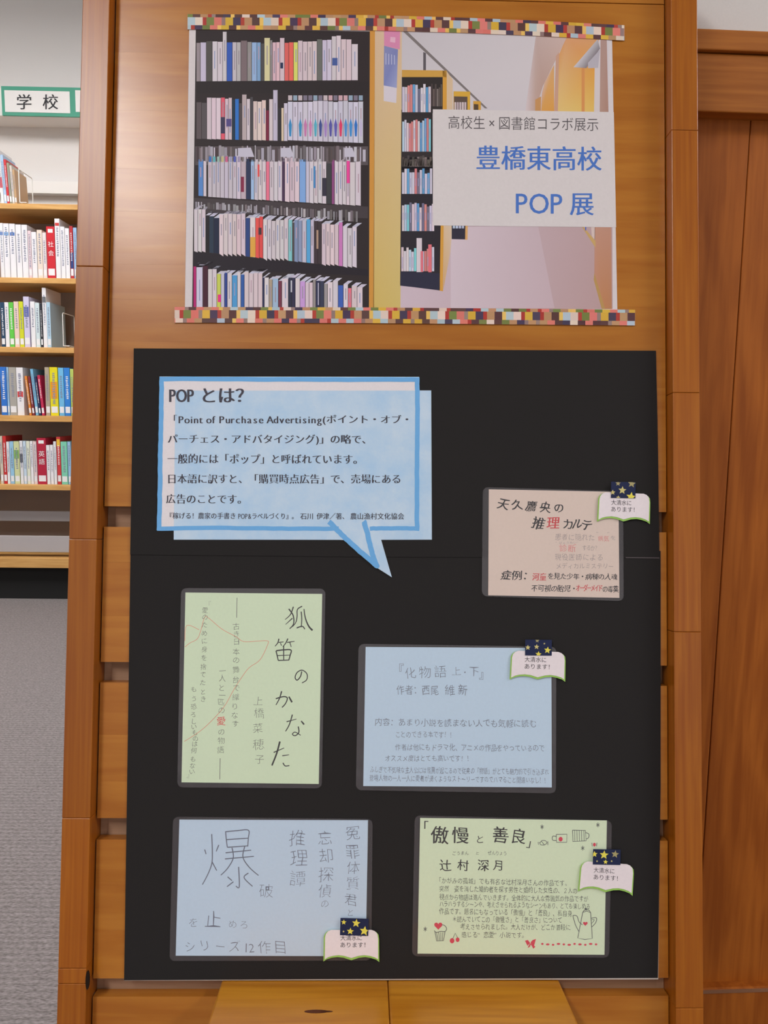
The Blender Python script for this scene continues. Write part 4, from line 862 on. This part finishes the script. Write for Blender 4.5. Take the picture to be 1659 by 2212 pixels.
shelf_row('study guides on the second shelf', 'second', CA, [(0, 28, 1665, WB, 'white paperback with blue marks', dict(patch=(.78, .84, (90, 130, 200)))), (30, 72, 1668, WB, 'white paperback with pale blue mark', dict(patch=(.78, .84, (120, 160, 210)))), (75, 118, 1670, WB, 'white paperback with blue title', dict(patch=(.78, .84, (80, 120, 190)))), (122, 162, 1676, WB, 'white paperback of a series', dict()), (165, 208, 1678, WB, 'white thick paperback'), (211, 236, 1722, (222, 200, 206), 'pinkish white thin paperback'), (238, 276, 1732, WB, 'white short paperback'), (279, 318, 1716, CR, 'cream white paperback'), (320, 348, 1736, (226, 214, 214), 'off-white thin paperback'), (350, 412, 1690, (200, 32, 46), 'red thick book lettered 社会', dict(text='社会')), (413, 450, 1632, WB, 'tall white paperback with red seal', dict(patch=(.88, .93, (200, 60, 60)))), (453, 486, 1692, WB, 'white paperback'), (488, 520, 1704, WB, 'white slim paperback'), (522, 548, 1688, (176, 44, 52), 'red and navy slim book', dict(patch=(.2, .5, (40, 60, 120)))), (550, 576, 1700, (150, 184, 222), 'pale blue book')], 600)
shelf_row('career books on the third shelf', 'third', CBk, [(6, 34, 172, (30, 66, 96), 'navy teal book'), (36, 64, 172, WB, 'white book'), (66, 98, 172, (96, 196, 70), 'bright green book'), (100, 134, 166, (232, 204, 192), 'pale peach book'), (136, 166, 166, (206, 210, 40), 'yellow green book'), (168, 208, 132, (206, 200, 228), 'tall lilac book', dict(patch=(.6, .8, (90, 100, 170)))), (216, 248, 166, WB, 'white plain book'), (250, 280, 176, (206, 222, 226), 'bluish white book'), (284, 299, 182, (40, 40, 52), 'thin black book'), (300, 328, 70, WB, 'tall white book', dict(patch=(.75, .85, (90, 90, 90)))), (330, 357, 172, (176, 206, 226), 'light blue book with pale side')], 750)
shelf_row('exam books on the fourth shelf', 'fourth', CBk, [(5, 48, 626, (44, 112, 200), 'blue thick book'), (50, 64, 628, (150, 190, 226), 'thin pale blue book'), (66, 116, 628, (168, 164, 156), 'grey thick book'), (118, 166, 630, WB, 'white and red book', dict(patch=(.38, .5, (206, 60, 60)))), (202, 219, 690, (222, 130, 44), 'orange slim paperback', dict(tilt=-.09)), (224, 241, 694, (130, 44, 56), 'maroon slim paperback', dict(tilt=-.09)), (246, 266, 640, (120, 180, 216), 'tall pale blue paperback', dict(tilt=-.09)), (271, 286, 694, (48, 44, 84), 'dark blue slim paperback', dict(tilt=-.09)), (291, 311, 684, (190, 40, 80), 'magenta slim paperback', dict(tilt=-.09)), (318, 350, 628, (172, 160, 140), 'beige grey book', dict()), (352, 408, 628, (226, 214, 24), 'yellow thick book', dict(patch=(.35, .7, (226, 150, 30)))), (412, 450, 632, (110, 184, 226), 'sky blue book'), (452, 494, 632, (46, 128, 212), 'blue book'), (496, 520, 640, (180, 200, 100), 'pale green book')], 898)
shelf_row('language books on the fifth shelf', 'fifth', CBk, [(0, 21, 1112, (206, 196, 178), 'cream book'), (23, 47, 1112, (196, 44, 44), 'red book'), (49, 69, 1152, WB, 'thin white book'), (71, 98, 1150, (150, 196, 226), 'light blue book'), (100, 138, 1150, (206, 212, 160), 'yellowish green book', dict(patch=(.6, .8, (120, 170, 90)))), (141, 163, 1146, (222, 222, 226), 'white book with dark title', dict(patch=(.5, .7, (70, 70, 80)))), (165, 186, 1148, GB, 'bluish white book'), (188, 212, 1148, (222, 226, 206), 'greenish white book'), (214, 234, 1148, WB, 'white slim book'), (236, 260, 1150, (226, 206, 206), 'pinkish white book'), (262, 326, 1126, (178, 30, 60), 'crimson thick book lettered 英語', dict(text='英語')), (328, 352, 1176, WB, 'short white book'), (354, 376, 1176, WB, 'short white slim book'), (378, 398, 1150, (226, 226, 230), 'white upright book'), (400, 428, 1118, (196, 56, 60), 'red and yellow book', dict(patch=(.8, .95, (230, 190, 60)))), (430, 474, 1152, (126, 206, 176), 'mint green book'), (477, 500, 1152, (150, 190, 222), 'pale blue book')], 1047)
# wire bookends
M_WIRE = plain('white_wire', (0.75, 0.75, 0.73), 0.4, 0.4)
def bookend(x0, x1, ytop, ybot, label):
    a = depth(x0, ybot, YB + 0.02); b = depth(x1, ytop, YB + 0.02); h_ = b.z - a.z; w_ = b.x - a.x
    mb = Mesh(); mb.tube([(0, 0, 0.002), (0, 0, h_ * .97), (0, 0.006, h_), (0, 0.13, h_), (0, 0.136, h_ * .97), (0, 0.136, 0.002), (0, 0.0, 0.002)], 0.002)
    mb.tube([(0, 0, 0.002), (0.025, 0.0, 0.002), (0.025, 0.136, 0.002), (0, 0.136, 0.002)], 0.0016)
    o = mb.build('wire_bookend', M_WIRE, None, Matrix.Translation(a)); setp(o, label, 'bookend', 'white wire bookends')
bookend(43, 60, 366, 438, 'white wire bookend beside the magazines on the top shelf')
bookend(137.5, 152, 676, 748, 'white wire bookend beside the career books on the third shelf')
